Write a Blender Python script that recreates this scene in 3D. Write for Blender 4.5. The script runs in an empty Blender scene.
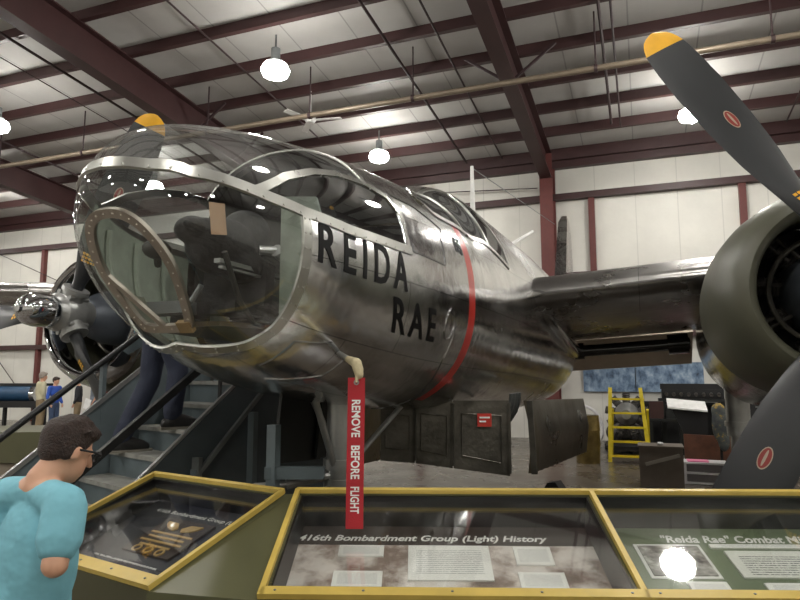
import bpy, bmesh, math, random
from mathutils import Vector as V, Matrix as M, Euler
R = math.radians
random.seed(7)
SC = bpy.context.scene
COL = SC.collection

# ------------------------------------------------------------------ camera, world, exposure
cam = bpy.data.cameras.new('camera'); cam.sensor_width = 36; cam.lens = 632 / 800 * 36; cam.clip_end = 200
co = bpy.data.objects.new('camera', cam); COL.objects.link(co)
co.location = (0, 0, 1.65); co.rotation_euler = (R(90 + 6.86), 0, R(20.89)); SC.camera = co
W = bpy.data.worlds.new('world'); SC.world = W; W.use_nodes = True
W.node_tree.nodes['Background'].inputs[0].default_value = (.5, .52, .55, 1)
W.node_tree.nodes['Background'].inputs[1].default_value = .15
SC.view_settings.view_transform = 'Standard'; SC.view_settings.look = 'None'
SC.view_settings.exposure = 1.5; SC.view_settings.gamma = 1
LAMP = 62.0
SC.cycles.max_bounces = 10; SC.cycles.transparent_max_bounces = 24
SC.cycles.sample_clamp_indirect = 4.0

# ------------------------------------------------------------------ materials
def srgb(r, g, b):
    f = lambda c: c / 12.92 if c <= .04045 else ((c + .055) / 1.055) ** 2.4
    return (f(r / 255), f(g / 255), f(b / 255), 1)
MATS = {}
def nt(name):
    m = bpy.data.materials.new(name); m.use_nodes = True
    t = m.node_tree; b = t.nodes['Principled BSDF']
    return m, t, b
def link(t, a, b): t.links.new(a, b)
def noise(t, scale, detail=4, coord='Object', rough=.6, stretch=None):
    tc = t.nodes.new('ShaderNodeTexCoord'); n = t.nodes.new('ShaderNodeTexNoise')
    n.inputs['Scale'].default_value = scale; n.inputs['Detail'].default_value = detail; n.inputs['Roughness'].default_value = rough
    src = tc.outputs[coord]
    if stretch:
        mp = t.nodes.new('ShaderNodeMapping'); mp.inputs['Scale'].default_value = stretch; link(t, src, mp.inputs[0]); src = mp.outputs[0]
    link(t, src, n.inputs['Vector'])
    return n
def ramp(t, src, stops):
    r = t.nodes.new('ShaderNodeValToRGB'); e = r.color_ramp.elements
    while len(e) < len(stops): e.new(.5)
    for x, (p, c) in zip(e, stops): x.position = p; x.color = c
    link(t, src, r.inputs[0]); return r
def mat(name, col, rough=.5, metal=0, var=.12, scale=6, bump=0, bscale=40, coat=0, spec=.5, rvar=.0):
    if name in MATS: return MATS[name]
    m, t, b = nt(name)
    c = srgb(*col)
    n = noise(t, scale)
    lo = tuple(x * (1 - var) for x in c[:3]) + (1,); hi = tuple(min(1, x * (1 + var)) for x in c[:3]) + (1,)
    r = ramp(t, n.outputs[0], [(.3, lo), (.7, hi)]); link(t, r.outputs[0], b.inputs['Base Color'])
    b.inputs['Roughness'].default_value = rough; b.inputs['Metallic'].default_value = metal
    b.inputs['Specular IOR Level'].default_value = spec; b.inputs['Coat Weight'].default_value = coat
    if rvar:
        mr = t.nodes.new('ShaderNodeMapRange'); mr.inputs['To Min'].default_value = max(.02, rough - rvar); mr.inputs['To Max'].default_value = rough + rvar
        mr.inputs['From Min'].default_value = .3; mr.inputs['From Max'].default_value = .7
        link(t, n.outputs[0], mr.inputs[0]); link(t, mr.outputs[0], b.inputs['Roughness'])
    if bump:
        n2 = noise(t, bscale, 3); bp = t.nodes.new('ShaderNodeBump'); bp.inputs['Strength'].default_value = bump; bp.inputs['Distance'].default_value = .02
        link(t, n2.outputs[0], bp.inputs['Height']); link(t, bp.outputs[0], b.inputs['Normal'])
    MATS[name] = m; return m
def emit(name, col, s):
    m, t, b = nt(name); b.inputs['Base Color'].default_value = (.8, .8, .8, 1)
    b.inputs['Emission Color'].default_value = col; b.inputs['Emission Strength'].default_value = s; MATS[name] = m; return m
def glass(name, tint=(.95, .97, .96), refl=.10, dirt=.05):
    m = bpy.data.materials.new(name); m.use_nodes = True; t = m.node_tree; t.nodes.clear()
    out = t.nodes.new('ShaderNodeOutputMaterial'); tr = t.nodes.new('ShaderNodeBsdfTransparent'); tr.inputs[0].default_value = (*tint, 1)
    gl = t.nodes.new('ShaderNodeBsdfGlossy'); gl.inputs['Roughness'].default_value = .03
    df = t.nodes.new('ShaderNodeBsdfDiffuse'); df.inputs[0].default_value = (.6, .6, .58, 1)
    lw = t.nodes.new('ShaderNodeLayerWeight'); lw.inputs['Blend'].default_value = .35
    mr = t.nodes.new('ShaderNodeMapRange'); mr.inputs['To Min'].default_value = refl; mr.inputs['To Max'].default_value = .75
    link(t, lw.outputs['Facing'], mr.inputs[0])
    pw = t.nodes.new('ShaderNodeMath'); pw.operation = 'POWER'; pw.inputs[1].default_value = 2.2
    link(t, lw.outputs['Facing'], pw.inputs[0]); link(t, pw.outputs[0], mr.inputs[0])
    m1 = t.nodes.new('ShaderNodeMixShader'); link(t, mr.outputs[0], m1.inputs[0]); link(t, tr.outputs[0], m1.inputs[1]); link(t, gl.outputs[0], m1.inputs[2])
    n = noise(t, 3.5, 6); r = ramp(t, n.outputs[0], [(.4, (0, 0, 0, 1)), (.8, (dirt * 2, dirt * 2, dirt * 2, 1))])
    m2 = t.nodes.new('ShaderNodeMixShader'); link(t, r.outputs[0], m2.inputs[0]); link(t, m1.outputs[0], m2.inputs[1]); link(t, df.outputs[0], m2.inputs[2])
    link(t, m2.outputs[0], out.inputs[0]); MATS[name] = m; return m
def aluminium(name, col=(196, 197, 198), rough=.2, seams=True, wave=.35, brick=(.9, .42)):
    m, t, b = nt(name); b.inputs['Metallic'].default_value = 1
    n = noise(t, 2.3, 6, stretch=(1, 1, 1)); c = srgb(*col)
    r = ramp(t, n.outputs[0], [(.32, tuple(x * .78 for x in c[:3]) + (1,)), (.68, c)])
    mr = t.nodes.new('ShaderNodeMapRange'); mr.inputs['From Min'].default_value = .3; mr.inputs['From Max'].default_value = .7
    mr.inputs['To Min'].default_value = rough * .65; mr.inputs['To Max'].default_value = rough * 1.5
    n1 = noise(t, 1.1, 5); link(t, n1.outputs[0], mr.inputs[0]); link(t, mr.outputs[0], b.inputs['Roughness'])
    bp = t.nodes.new('ShaderNodeBump'); bp.inputs['Strength'].default_value = wave; bp.inputs['Distance'].default_value = .02
    n2 = noise(t, 5.5, 2); h = n2.outputs[0]
    if seams:
        uv = t.nodes.new('ShaderNodeTexCoord'); br = t.nodes.new('ShaderNodeTexBrick')
        br.inputs['Scale'].default_value = 1; br.inputs['Mortar Size'].default_value = .0035; br.inputs['Brick Width'].default_value = brick[0]; br.inputs['Row Height'].default_value = brick[1]
        br.inputs['Mortar Smooth'].default_value = .3
        for k, v in (('Color1', (1, 1, 1, 1)), ('Color2', (.86, .86, .86, 1)), ('Mortar', (.38, .38, .38, 1))): br.inputs[k].default_value = v
        link(t, uv.outputs['UV'], br.inputs['Vector'])
        mx = t.nodes.new('ShaderNodeMix'); mx.data_type = 'RGBA'; mx.blend_type = 'MULTIPLY'; mx.inputs[0].default_value = 1
        link(t, r.outputs[0], mx.inputs[6]); link(t, br.outputs['Color'], mx.inputs[7]); link(t, mx.outputs[2], b.inputs['Base Color'])
    else: link(t, r.outputs[0], b.inputs['Base Color'])
    link(t, h, bp.inputs['Height']); link(t, bp.outputs[0], b.inputs['Normal'])
    MATS[name] = m; return m
def seamed(name, col, axis, pitch, width, dark=.55, rough=.6):
    """sheeting with thin seams every pitch metres along one object axis"""
    m, t, b = nt(name); c = srgb(*col)
    tc = t.nodes.new('ShaderNodeTexCoord'); sp = t.nodes.new('ShaderNodeSeparateXYZ'); link(t, tc.outputs['Object'], sp.inputs[0])
    d = t.nodes.new('ShaderNodeMath'); d.operation = 'DIVIDE'; d.inputs[1].default_value = pitch; link(t, sp.outputs[axis], d.inputs[0])
    f = t.nodes.new('ShaderNodeMath'); f.operation = 'FRACT'; link(t, d.outputs[0], f.inputs[0])
    l = t.nodes.new('ShaderNodeMath'); l.operation = 'LESS_THAN'; l.inputs[1].default_value = width / pitch; link(t, f.outputs[0], l.inputs[0])
    n = noise(t, .8, 6); r = ramp(t, n.outputs[0], [(.3, tuple(x * .86 for x in c[:3]) + (1,)), (.7, c)])
    mx = t.nodes.new('ShaderNodeMix'); mx.data_type = 'RGBA'; link(t, l.outputs[0], mx.inputs[0]); link(t, r.outputs[0], mx.inputs[6])
    mx.inputs[7].default_value = tuple(x * dark for x in c[:3]) + (1,); link(t, mx.outputs[2], b.inputs['Base Color'])
    n2 = noise(t, 1.6, 3); bp = t.nodes.new('ShaderNodeBump'); bp.inputs['Strength'].default_value = .25; bp.inputs['Distance'].default_value = .05
    link(t, n2.outputs[0], bp.inputs['Height']); link(t, bp.outputs[0], b.inputs['Normal'])
    b.inputs['Roughness'].default_value = rough; MATS[name] = m; return m
def printed(name, paper, ink, rows, lo=.15, hi=.85):
    """paper with rows of small print, by UV"""
    m, t, b = nt(name); tc = t.nodes.new('ShaderNodeTexCoord'); sp = t.nodes.new('ShaderNodeSeparateXYZ'); link(t, tc.outputs['UV'], sp.inputs[0])
    def mth(op, a, v):
        n = t.nodes.new('ShaderNodeMath'); n.operation = op
        link(t, a, n.inputs[0])
        if isinstance(v, (int, float)): n.inputs[1].default_value = v
        else: link(t, v, n.inputs[1])
        return n.outputs[0]
    fy = mth('FRACT', mth('MULTIPLY', sp.outputs[1], rows), 0)
    line = mth('LESS_THAN', fy, .4)
    n = noise(t, 60, 1, 'UV', stretch=(1, rows / 60, 1)); word = mth('GREATER_THAN', n.outputs[0], .42)
    bx = mth('MULTIPLY', mth('GREATER_THAN', sp.outputs[0], .1), mth('LESS_THAN', sp.outputs[0], .9))
    by = mth('MULTIPLY', mth('GREATER_THAN', sp.outputs[1], lo), mth('LESS_THAN', sp.outputs[1], hi))
    k = mth('MULTIPLY', mth('MULTIPLY', line, word), mth('MULTIPLY', bx, by))
    mx = t.nodes.new('ShaderNodeMix'); mx.data_type = 'RGBA'; link(t, k, mx.inputs[0]); mx.inputs[6].default_value = srgb(*paper); mx.inputs[7].default_value = srgb(*ink)
    link(t, mx.outputs[2], b.inputs['Base Color']); b.inputs['Roughness'].default_value = .6; MATS[name] = m; return m
def clouds(name, stops, scale, coord='UV', detail=5, rough=.5, stretch=None):
    m, t, b = nt(name); n = noise(t, scale, detail, coord, stretch=stretch); r = ramp(t, n.outputs[0], [(p, srgb(*c)) for p, c in stops])
    link(t, r.outputs[0], b.inputs['Base Color']); b.inputs['Roughness'].default_value = rough; MATS[name] = m; return m

ALU = aluminium('polished_aluminium', (232, 232, 231), .19, wave=.3); ALUP = aluminium('plain_aluminium', seams=False, rough=.18)
ALUD = aluminium('dull_aluminium', (150, 148, 143), .3, brick=(.5, .3)); ALUW = aluminium('wing_aluminium', (165, 163, 160), .27, brick=(1.4, .5))
FRAME = mat('frame_metal', (178, 178, 172), .32, .85, bump=.3, bscale=60); STRIPE = mat('red_stripe_paint', (196, 52, 42), .3, coat=.4)
DARKMETAL = mat('dark_worn_metal', (96, 93, 86), .38, .7, var=.4, scale=5, bump=.4, bscale=9); CHROME = mat('chrome', (205, 207, 210), .07, 1, var=.03)
GLASS = glass('clear_glazing', refl=.15, dirt=.12); SIDEGLASS = glass('clear_side_glazing', (.95, .97, .96), .10, .04); SMOKE = glass('canopy_glazing', (.72, .75, .76), .12, .08); CASEGLASS = glass('case_acrylic', (.98, .99, .98), .05, .02)
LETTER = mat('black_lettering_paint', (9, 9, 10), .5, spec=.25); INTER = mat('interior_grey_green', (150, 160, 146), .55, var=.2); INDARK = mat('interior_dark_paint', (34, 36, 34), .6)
BLACK = mat('black_rubber', (22, 22, 23), .6); BLACKC = mat('black_canvas', (24, 24, 26), .75, bump=.8, bscale=14); TAN = mat('tan_card', (196, 160, 128), .6)
GREYM = mat('grey_metal', (120, 124, 124), .4, .6); GREYL = mat('light_grey_metal', (165, 166, 164), .35, .7); OLIVECOWL = mat('olive_drab_cowl_paint', (84, 84, 70), .42, var=.08, scale=2)
BLADE = mat('black_blade_paint', (38, 40, 42), .42, var=.1, scale=3); YELLOWTIP = mat('yellow_tip_paint', (238, 176, 16), .4); DECALR = mat('red_decal', (142, 48, 44), .4); DECALW = mat('silver_decal', (176, 160, 140), .35)
CRANK = mat('crankcase_grey', (92, 98, 106), .4, .3)
MAROON = mat('maroon_steel_paint', (62, 37, 37), .5, var=.12, scale=2); COLRED = mat('red_oxide_steel', (96, 46, 42), .5); CABLE = mat('dark_conduit', (52, 34, 36), .6)
PIPE = mat('galvanised_pipe', (122, 110, 94), .4, .3); WHITE = mat('white_enamel', (225, 225, 222), .4)
CEIL = seamed('roof_sheeting', (196, 194, 190), 0, 1.27, .03, .6); WALLP = seamed('wall_sheeting', (222, 220, 212), 0, 1.02, .025, .78); WALLY = seamed('wall_sheeting_side', (222, 220, 212), 1, 1.02, .025, .78)
FLOOR = mat('polished_concrete', (90, 82, 73), .28, var=.08, scale=.9, rvar=.08, bump=.02, bscale=6)
OLIVE = mat('olive_case_paint', (84, 84, 58), .42, var=.07, scale=3); YEL = mat('yellow_trim_paint', (198, 172, 86), .4); CASEBLACK = mat('black_case_lining', (20, 19, 20), .35)
SEPIA = clouds('sepia_cloud_print', [(.3, (84, 70, 62)), (.44, (150, 130, 120)), (.54, (226, 216, 210)), (.75, (246, 244, 242))], 2.6)
GREENP = clouds('green_print', [(.2, (96, 110, 84)), (.8, (128, 140, 110))], 2); NAVYP = clouds('night_print', [(.3, (22, 24, 34)), (.75, (52, 52, 64))], 3)
PAPER = printed('typed_paper', (252, 251, 248), (196, 196, 196), 18); PAPERT = printed('table_paper', (236, 236, 230), (120, 122, 120), 12, .08, .8); INKW = mat('white_lettering', (245, 244, 240), .5)
PHOTO = clouds('crew_photograph_print', [(.35, (60, 58, 56)), (.5, (150, 146, 140)), (.65, (222, 220, 214))], 3.2, detail=6); PLAQUE = mat('dark_brown_plaque', (52, 34, 26), .4); GOLD = mat('gold_relief', (214, 178, 112), .4, .2)
PAPERW = mat('blank_white_card', (240, 240, 238), .5)
RED = mat('red_ribbon_cloth', (178, 36, 46), .65, bump=.3, bscale=200); CLOTHTAN = mat('tan_cover_cloth', (206, 194, 158), .8, bump=.6, bscale=40)
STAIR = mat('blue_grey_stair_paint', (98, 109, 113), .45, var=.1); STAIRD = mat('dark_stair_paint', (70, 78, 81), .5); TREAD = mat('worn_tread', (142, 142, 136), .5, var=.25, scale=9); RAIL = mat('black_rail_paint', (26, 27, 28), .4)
SKIN = mat('skin', (206, 158, 130), .5, var=.06); HAIR = mat('dark_brown_hair', (48, 32, 25), .5, var=.35, scale=60, bump=.7, bscale=160); TEAL = mat('teal_tshirt_cotton', (122, 184, 200), .8, var=.06, bump=.9, bscale=7)
NAVY = mat('navy_trousers_cloth', (38, 44, 62), .8, bump=.6, bscale=12); SHOE = mat('black_shoe_leather', (30, 29, 29), .5); SOLE = mat('rubber_sole', (120, 116, 106), .7); DENIM = mat('denim', (60, 76, 104), .8)
YLAD = mat('yellow_ladder_paint', (226, 204, 40), .4); BOXG = mat('brown_grey_cabinet_paint', (104, 94, 84), .5); RUST = mat('rusty_brown_board', (92, 56, 38), .6, var=.3); PLAS = mat('white_plastic', (216, 214, 216), .4); PINK = mat('pink_plastic', (226, 120, 160), .5)
CLEARP = mat('grey_drawer_plastic', (120, 116, 118), .3)
MURAL = clouds('blue_tinted_mural', [(.28, (28, 36, 48)), (.42, (84, 106, 132)), (.55, (126, 148, 172)), (.78, (196, 208, 220))], 5, detail=8, stretch=(3, 1, 1))
TYRE = mat('tyre_rubber', (26, 26, 27), .7); BLUEM = mat('blue_machine_paint', (36, 72, 104), .4); ENGD = mat('dark_engine_metal', (96, 93, 90), .45, .6, var=.5, scale=20)

# ------------------------------------------------------------------ mesh helpers
class MB:
    def __init__(s): s.v = []; s.f = []; s.m = []; s.uv = {}
    def add(s, vs, fs, m=0):
        o = len(s.v); s.v += [V(x) for x in vs]; s.f += [[i + o for i in f] for f in fs]; s.m += [m] * len(fs)
    def box(s, c, d, m=0, rot=None):
        c = V(c); vs = []
        for x in (-.5, .5):
            for y in (-.5, .5):
                for z in (-.5, .5):
                    p = V((x * d[0], y * d[1], z * d[2]))
                    if rot: p = rot @ p
                    vs.append(c + p)
        s.add(vs, [(0, 1, 3, 2), (4, 6, 7, 5), (0, 4, 5, 1), (2, 3, 7, 6), (0, 2, 6, 4), (1, 5, 7, 3)], m)
    def bar(s, a, b, w, h, up=(0, 0, 1), m=0):
        a, b = V(a), V(b); d = (b - a).normalized(); u = V(up); x = d.cross(u)
        if x.length < 1e-4: x = d.cross(V((1, 0, 0)))
        x.normalize(); u = x.cross(d)
        q = [(-w / 2, -h / 2), (w / 2, -h / 2), (w / 2, h / 2), (-w / 2, h / 2)]
        s.add([p + x * i + u * j for p in (a, b) for i, j in q], [(3, 2, 1, 0), (4, 5, 6, 7), (0, 1, 5, 4), (1, 2, 6, 5), (2, 3, 7, 6), (3, 0, 4, 7)], m)
    def tube(s, pts, r, n=12, m=0, caps=True):
        pts = [V(p) for p in pts]; k = len(pts); rs = r if isinstance(r, (list, tuple)) else [r] * k
        vs = []; prev = None
        for i in range(k):
            d = (pts[min(i + 1, k - 1)] - pts[max(i - 1, 0)]).normalized()
            if prev is None:
                x = d.cross(V((0, 0, 1)));
                if x.length < 1e-3: x = d.cross(V((1, 0, 0)))
            else: x = prev - d * prev.dot(d)
            x.normalize(); prev = x; y = d.cross(x)
            vs += [pts[i] + (x * math.cos(2 * math.pi * j / n) + y * math.sin(2 * math.pi * j / n)) * rs[i] for j in range(n)]
        fs = [(i * n + j, i * n + (j + 1) % n, (i + 1) * n + (j + 1) % n, (i + 1) * n + j) for i in range(k - 1) for j in range(n)]
        if caps: fs += [tuple(range(n - 1, -1, -1)), tuple(range((k - 1) * n, k * n))]
        s.add(vs, fs, m)
    def lathe(s, c, axis, prof, n=32, m=0, mfun=None):
        c = V(c); a = V(axis).normalized(); x = a.orthogonal().normalized(); y = a.cross(x); k = len(prof)
        vs = [c + a * h + (x * math.cos(2 * math.pi * j / n) + y * math.sin(2 * math.pi * j / n)) * r for h, r in prof for j in range(n)]
        o = len(s.v); s.v += vs
        for i in range(k - 1):
            for j in range(n):
                s.f.append([o + i * n + j, o + i * n + (j + 1) % n, o + (i + 1) * n + (j + 1) % n, o + (i + 1) * n + j]); s.m.append(mfun(i) if mfun else m)
    def prism(s, poly, ext, m=0):
        poly = [V(p) for p in poly]; e = V(ext); n = len(poly)
        s.add(poly + [p + e for p in poly], [tuple(range(n - 1, -1, -1)), tuple(range(n, 2 * n))] + [(i, (i + 1) % n, n + (i + 1) % n, n + i) for i in range(n)], m)
    def ball(s, c, r, n=12, m=0, sc=(1, 1, 1)):
        k = n // 2
        vs = [V(c) + V((r * sc[0] * math.sin(math.pi * i / k) * math.cos(2 * math.pi * j / n), r * sc[1] * math.sin(math.pi * i / k) * math.sin(2 * math.pi * j / n), r * sc[2] * math.cos(math.pi * i / k))) for i in range(k + 1) for j in range(n)]
        s.add(vs, [(i * n + j, (i + 1) * n + j, (i + 1) * n + (j + 1) % n, i * n + (j + 1) % n) for i in range(k) for j in range(n)], m)
    def build(s, name, mats, parent=None, smooth=35, uv=None):
        me = bpy.data.meshes.new(name); me.from_pydata([tuple(v) for v in s.v], [], s.f)
        mats = mats if isinstance(mats, (list, tuple)) else [mats]
        for x in mats: me.materials.append(x)
        me.polygons.foreach_set('material_index', s.m)
        bm = bmesh.new(); bm.from_mesh(me); bmesh.ops.remove_doubles(bm, verts=bm.verts, dist=1e-6)
        bmesh.ops.recalc_face_normals(bm, faces=bm.faces)
        if uv:
            l = bm.loops.layers.uv.new('UVMap')
            for f in bm.faces:
                for lp in f.loops: lp[l].uv = uv(lp.vert.co)
        bm.to_mesh(me); bm.free()
        return mesh_obj(name, me, parent, smooth)
def mesh_obj(name, me, parent=None, smooth=35):
    if smooth:
        me.polygons.foreach_set('use_smooth', [True] * len(me.polygons)); me.set_sharp_from_angle(angle=R(smooth))
    o = bpy.data.objects.new(name, me); COL.objects.link(o); put(o, parent); return o
def put(o, parent):
    if parent:
        o.parent = parent
        if parent.type == 'EMPTY': o.matrix_parent_inverse = M.Translation(-parent.location)
    return o
def tag(o, label=None, cat=None, group=None, kind=None):
    for k, v in (('label', label), ('category', cat), ('group', group), ('kind', kind)):
        if v: o[k] = v
    return o
def thing(name, loc, label, cat, group=None):
    o = bpy.data.objects.new(name, None); o.empty_display_size = .2; COL.objects.link(o); o.location = loc; return tag(o, label, cat, group)
def struct(mb, name, m, **k): return tag(mb.build(name, m, **k), kind='structure')
def copy_tree(o, parent=None):
    c = o.copy(); COL.objects.link(c)
    if parent: c.parent = parent; c.matrix_parent_inverse = o.matrix_parent_inverse.copy()
    for ch in list(o.children): copy_tree(ch, c)
    return c
def text_mesh(s, bold=0., shear=0., spacing=1.0):
    cu = bpy.data.curves.new('lettering', 'FONT'); cu.body = s; cu.size = 1; cu.offset = bold; cu.shear = shear; cu.space_character = spacing; cu.resolution_u = 3
    o = bpy.data.objects.new('lettering', cu); COL.objects.link(o); bpy.context.view_layer.update()
    me = bpy.data.meshes.new_from_object(o.evaluated_get(bpy.context.evaluated_depsgraph_get()))
    bpy.data.objects.remove(o); bpy.data.curves.remove(cu)
    xs = [v.co.x for v in me.vertices]; ys = [v.co.y for v in me.vertices]
    x0, x1, y0, y1 = min(xs), max(xs), min(ys), max(ys)
    return me, x0, x1, y0, y1
def text_obj(name, s, fn, m, parent, cuts=0, bold=0., shear=0., spacing=1.0):
    """fn maps (u, v) in the unit box of the line of text to a point"""
    me, x0, x1, y0, y1 = text_mesh(s, bold, shear, spacing)
    bm = bmesh.new(); bm.from_mesh(me)
    bmesh.ops.dissolve_limit(bm, angle_limit=.01, verts=bm.verts, edges=bm.edges)
    bmesh.ops.triangulate(bm, faces=bm.faces)
    if cuts:
        step = (y1 - y0) / cuts
        for k in range(1, cuts):
            bmesh.ops.bisect_plane(bm, geom=bm.verts[:] + bm.edges[:] + bm.faces[:], plane_co=(0, y0 + step * k, 0), plane_no=(0, 1, 0))
        nx = max(2, int((x1 - x0) / step))
        for k in range(1, nx):
            bmesh.ops.bisect_plane(bm, geom=bm.verts[:] + bm.edges[:] + bm.faces[:], plane_co=(x0 + (x1 - x0) * k / nx, 0, 0), plane_no=(1, 0, 0))
    for v in bm.verts: v.co = V(fn((v.co.x - x0) / (x1 - x0), (v.co.y - y0) / (y1 - y0)))
    bm.to_mesh(me); bm.free(); me.materials.clear(); me.materials.append(m)
    return mesh_obj(name, me, parent, 0)
def cw(x, d, z):   # metres right of / ahead of the camera's stand -> hall coordinates
    return V((.9343 * x - .3566 * d, .3566 * x + .9343 * d, z))
# ------------------------------------------------------------------ the hangar
XL, XR, YF, YB = -34., 15., -15., 17.4
EAVE = 7.84
roof = lambda y: EAVE + (YB - y) / 12
def quad(name, pts, m, t=(0, 0, .1)):
    mb = MB(); mb.prism(pts, t); return struct(mb, name, m, smooth=0)
quad('floor', [(XL, YF, -.1), (XR, YF, -.1), (XR, YB, -.1), (XL, YB, -.1)], FLOOR)
quad('ceiling', [(XL, YF, roof(YF)), (XR, YF, roof(YF)), (XR, YB + .2, roof(YB + .2)), (XL, YB + .2, roof(YB + .2))], CEIL)
quad('wall_back', [(XL, YB, 0), (XR, YB, 0), (XR, YB, EAVE + .1), (XL, YB, EAVE + .1)], WALLP, (0, .15, 0))
quad('wall_front', [(XL, YF, 0), (XR, YF, 0), (XR, YF, roof(YF) + .1), (XL, YF, roof(YF) + .1)], WALLP, (0, -.15, 0))
quad('wall_left', [(XL, YF, 0), (XL, YB, 0), (XL, YB, EAVE), (XL, YF, roof(YF))], WALLY, (-.15, 0, 0))
quad('wall_right', [(XR, YF, 0), (XR, YB, 0), (XR, YB, EAVE), (XR, YF, roof(YF))], WALLY, (.15, 0, 0))
TN = [0]
def trim(mb, m): TN[0] += 1; return struct(mb, f'trim_{TN[0]}', m, smooth=0)
# purlins: Z sections, each one its own run along the roof
ys = [17.2, 15.85] + [15.85 - 1.24 * k for k in range(1, 25)]
for i, y in enumerate(ys):
    mb = MB(); z = roof(y); h = .34 if i == 0 else .26
    mb.box(((XL + XR) / 2, y, z - h / 2), (XR - XL, .02, h)); mb.box(((XL + XR) / 2, y - .05, z - h), (XR - XL, .11, .02)); mb.box(((XL + XR) / 2, y + .05, z - .012), (XR - XL, .11, .02))
    trim(mb, MAROON)
def ibeam(mb, a, b, w, d, up):
    a, b, u = V(a), V(b), V(up).normalized()
    mb.bar(a, b, .025, d, up); mb.bar(a + u * d / 2, b + u * d / 2, w, .03, up); mb.bar(a - u * d / 2, b - u * d / 2, w, .03, up)
for x in (-32.6, -25.0, -17.45, -9.8, -2.2, 5.4, 13.0):
    mb = MB(); y1 = 16.85; dd = .72
    ibeam(mb, (x, y1, roof(y1) - .27 - dd / 2), (x, YF, roof(YF) - .27 - dd / 2), .30, dd, (0, 1 / 12, 1)); trim(mb, MAROON)
    mb = MB(); ibeam(mb, (x, 16.98, 0), (x, 16.98, roof(17) - .3), .34, .6, (0, 1, 0)); trim(mb, COLRED)
# girts and door posts on the back wall
for z in (6.5, 4.32, 2.72, 7.45):
    mb = MB(); mb.box(((XL + XR) / 2, YB - .1, z), (XR - XL, .2, .17 if z < 7 else .28)); trim(mb, MAROON)
for x, z0, z1 in ((-1.1, 4.4, 6.42), (2.5, 4.4, 6.42), (-21.1, 2.8, 6.42), (-21.1, 0, 2.64), (-14, 4.4, 6.42), (6.4, 4.4, 6.42), (-6, 0, 2.64), (-10.5, 4.4, 6.42)):
    mb = MB(); mb.box((x, YB - .08, (z0 + z1) / 2), (.16, .15, z1 - z0)); trim(mb, COLRED)
# conduits and tie rods under the roof, running up the slope
for x, y0, y1, r in ((-4.35, 16.6, 5, .03), (-3.35, 16.6, 5, .022), (-10.9, 16, 4.5, .03), (-11.4, 16, 4.5, .03), (-12.2, 16, 5, .012), (-.45, 15.4, 5, .03), (-.25, 15.6, 5, .022), (-16.0, 16, 5, .03), (3.4, 16.5, 9, .02), (-7.6, 14, 8, .02)):
    mb = MB(); mb.tube([(x, y0, roof(y0) - .34), (x, y1, roof(y1) - .34)], r, 8); trim(mb, CABLE)
# flange braces and diagonal wind bracing
for a, b in (((-2.2, 9.3, roof(9.3) - .95), (-1.3, 9.3, roof(9.3) - .28)), ((-2.2, 9.3, roof(9.3) - .95), (-3.1, 9.3, roof(9.3) - .28)), ((-2.2, 11.8, roof(11.8) - .95), (-3.1, 11.8, roof(11.8) - .28)), ((-2.2, 11.8, roof(11.8) - .95), (-1.3, 11.8, roof(11.8) - .28)), ((-9.8, 11.8, roof(11.8) - .95), (-8.9, 11.8, roof(11.8) - .28)), ((-9.8, 13.4, roof(13.4) - .95), (-8.9, 13.4, roof(13.4) - .28))):
    mb = MB(); mb.bar(a, b, .05, .05); trim(mb, CABLE)
for a, b in (((-23.4, 17.2, 6.4), (-18.2, 17.2, 4.4)), ((-23.4, 17.2, 2.6), (-20.8, 17.2, .2)), ((-9.2, 17.2, 7.2), (-2.5, 17.2, 6.8))):
    mb = MB(); mb.tube([a, b], .015, 6); trim(mb, CABLE)
# ------------------------------------------------------------------ ceiling lamps
LENS = emit('lamp_lens', (1, .97, .91, 1), LAMP); UPLENS = emit('lamp_upper_lens', (1, .97, .91, 1), LAMP * .36)
def make_lamp(loc):
    r = thing('ceiling_lamp', loc, None, 'lamp')
    x, y, z = loc
    mb = MB(); mb.lathe((x, y, z), (0, 0, 1), [(-.13, 0), (-.13, .13), (-.09, .22), (0, .26)], 24); mb.build('lens', LENS, r)
    mb = MB(); mb.lathe((x, y, z), (0, 0, 1), [(0, .26), (.1, .22), (.14, .12), (.14, 0)], 24); mb.build('upper_lens', UPLENS, r)
    mb = MB(); mb.tube([(x, y, z + .14), (x, y, z + .42)], .085, 16); mb.tube([(x, y, z + .13), (x, y, z + .18)], .14, 16); mb.build('ballast_housing', GREYM, r)
    mb = MB(); mb.tube([(x, y, z + .4), (x, y, roof(y) - .2)], .018, 8); mb.build('hanging_rod', GREYM, r)
    return r
lab = {(-6.05, 9.45): 'lit round high bay lamp hanging from the roof above the clear nose dome', (-6.05, 14.35): 'smaller lit high bay lamp hanging low just above the cabin window of the airplane',
       (-13.25, 9.45): 'lit high bay lamp at the left edge of the photo under the roof beams', (1.2, 14.35): 'lit lamp half hidden behind the upper right propeller blade', (1.2, 9.45): 'lit lamp cut by the top edge of the photo, left of the yellow blade tip'}
proto = None
for y in (14.35, 9.45, 4.55, -.35, -5.25, -10.15):
    for x in (-27.8, -20.5, -13.25, -6.05, 1.2, 8.5):
        if proto is None: o = proto = make_lamp((x, y, 7.2))
        else:
            o = copy_tree(proto); o.location = (x, y, 7.2 if y > 9 else 7.55)
        tag(o, lab.get((x, y), 'lit high bay lamp of the same hall lighting, outside the photo'), 'lamp', 'high bay lamps under the hangar roof')
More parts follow.
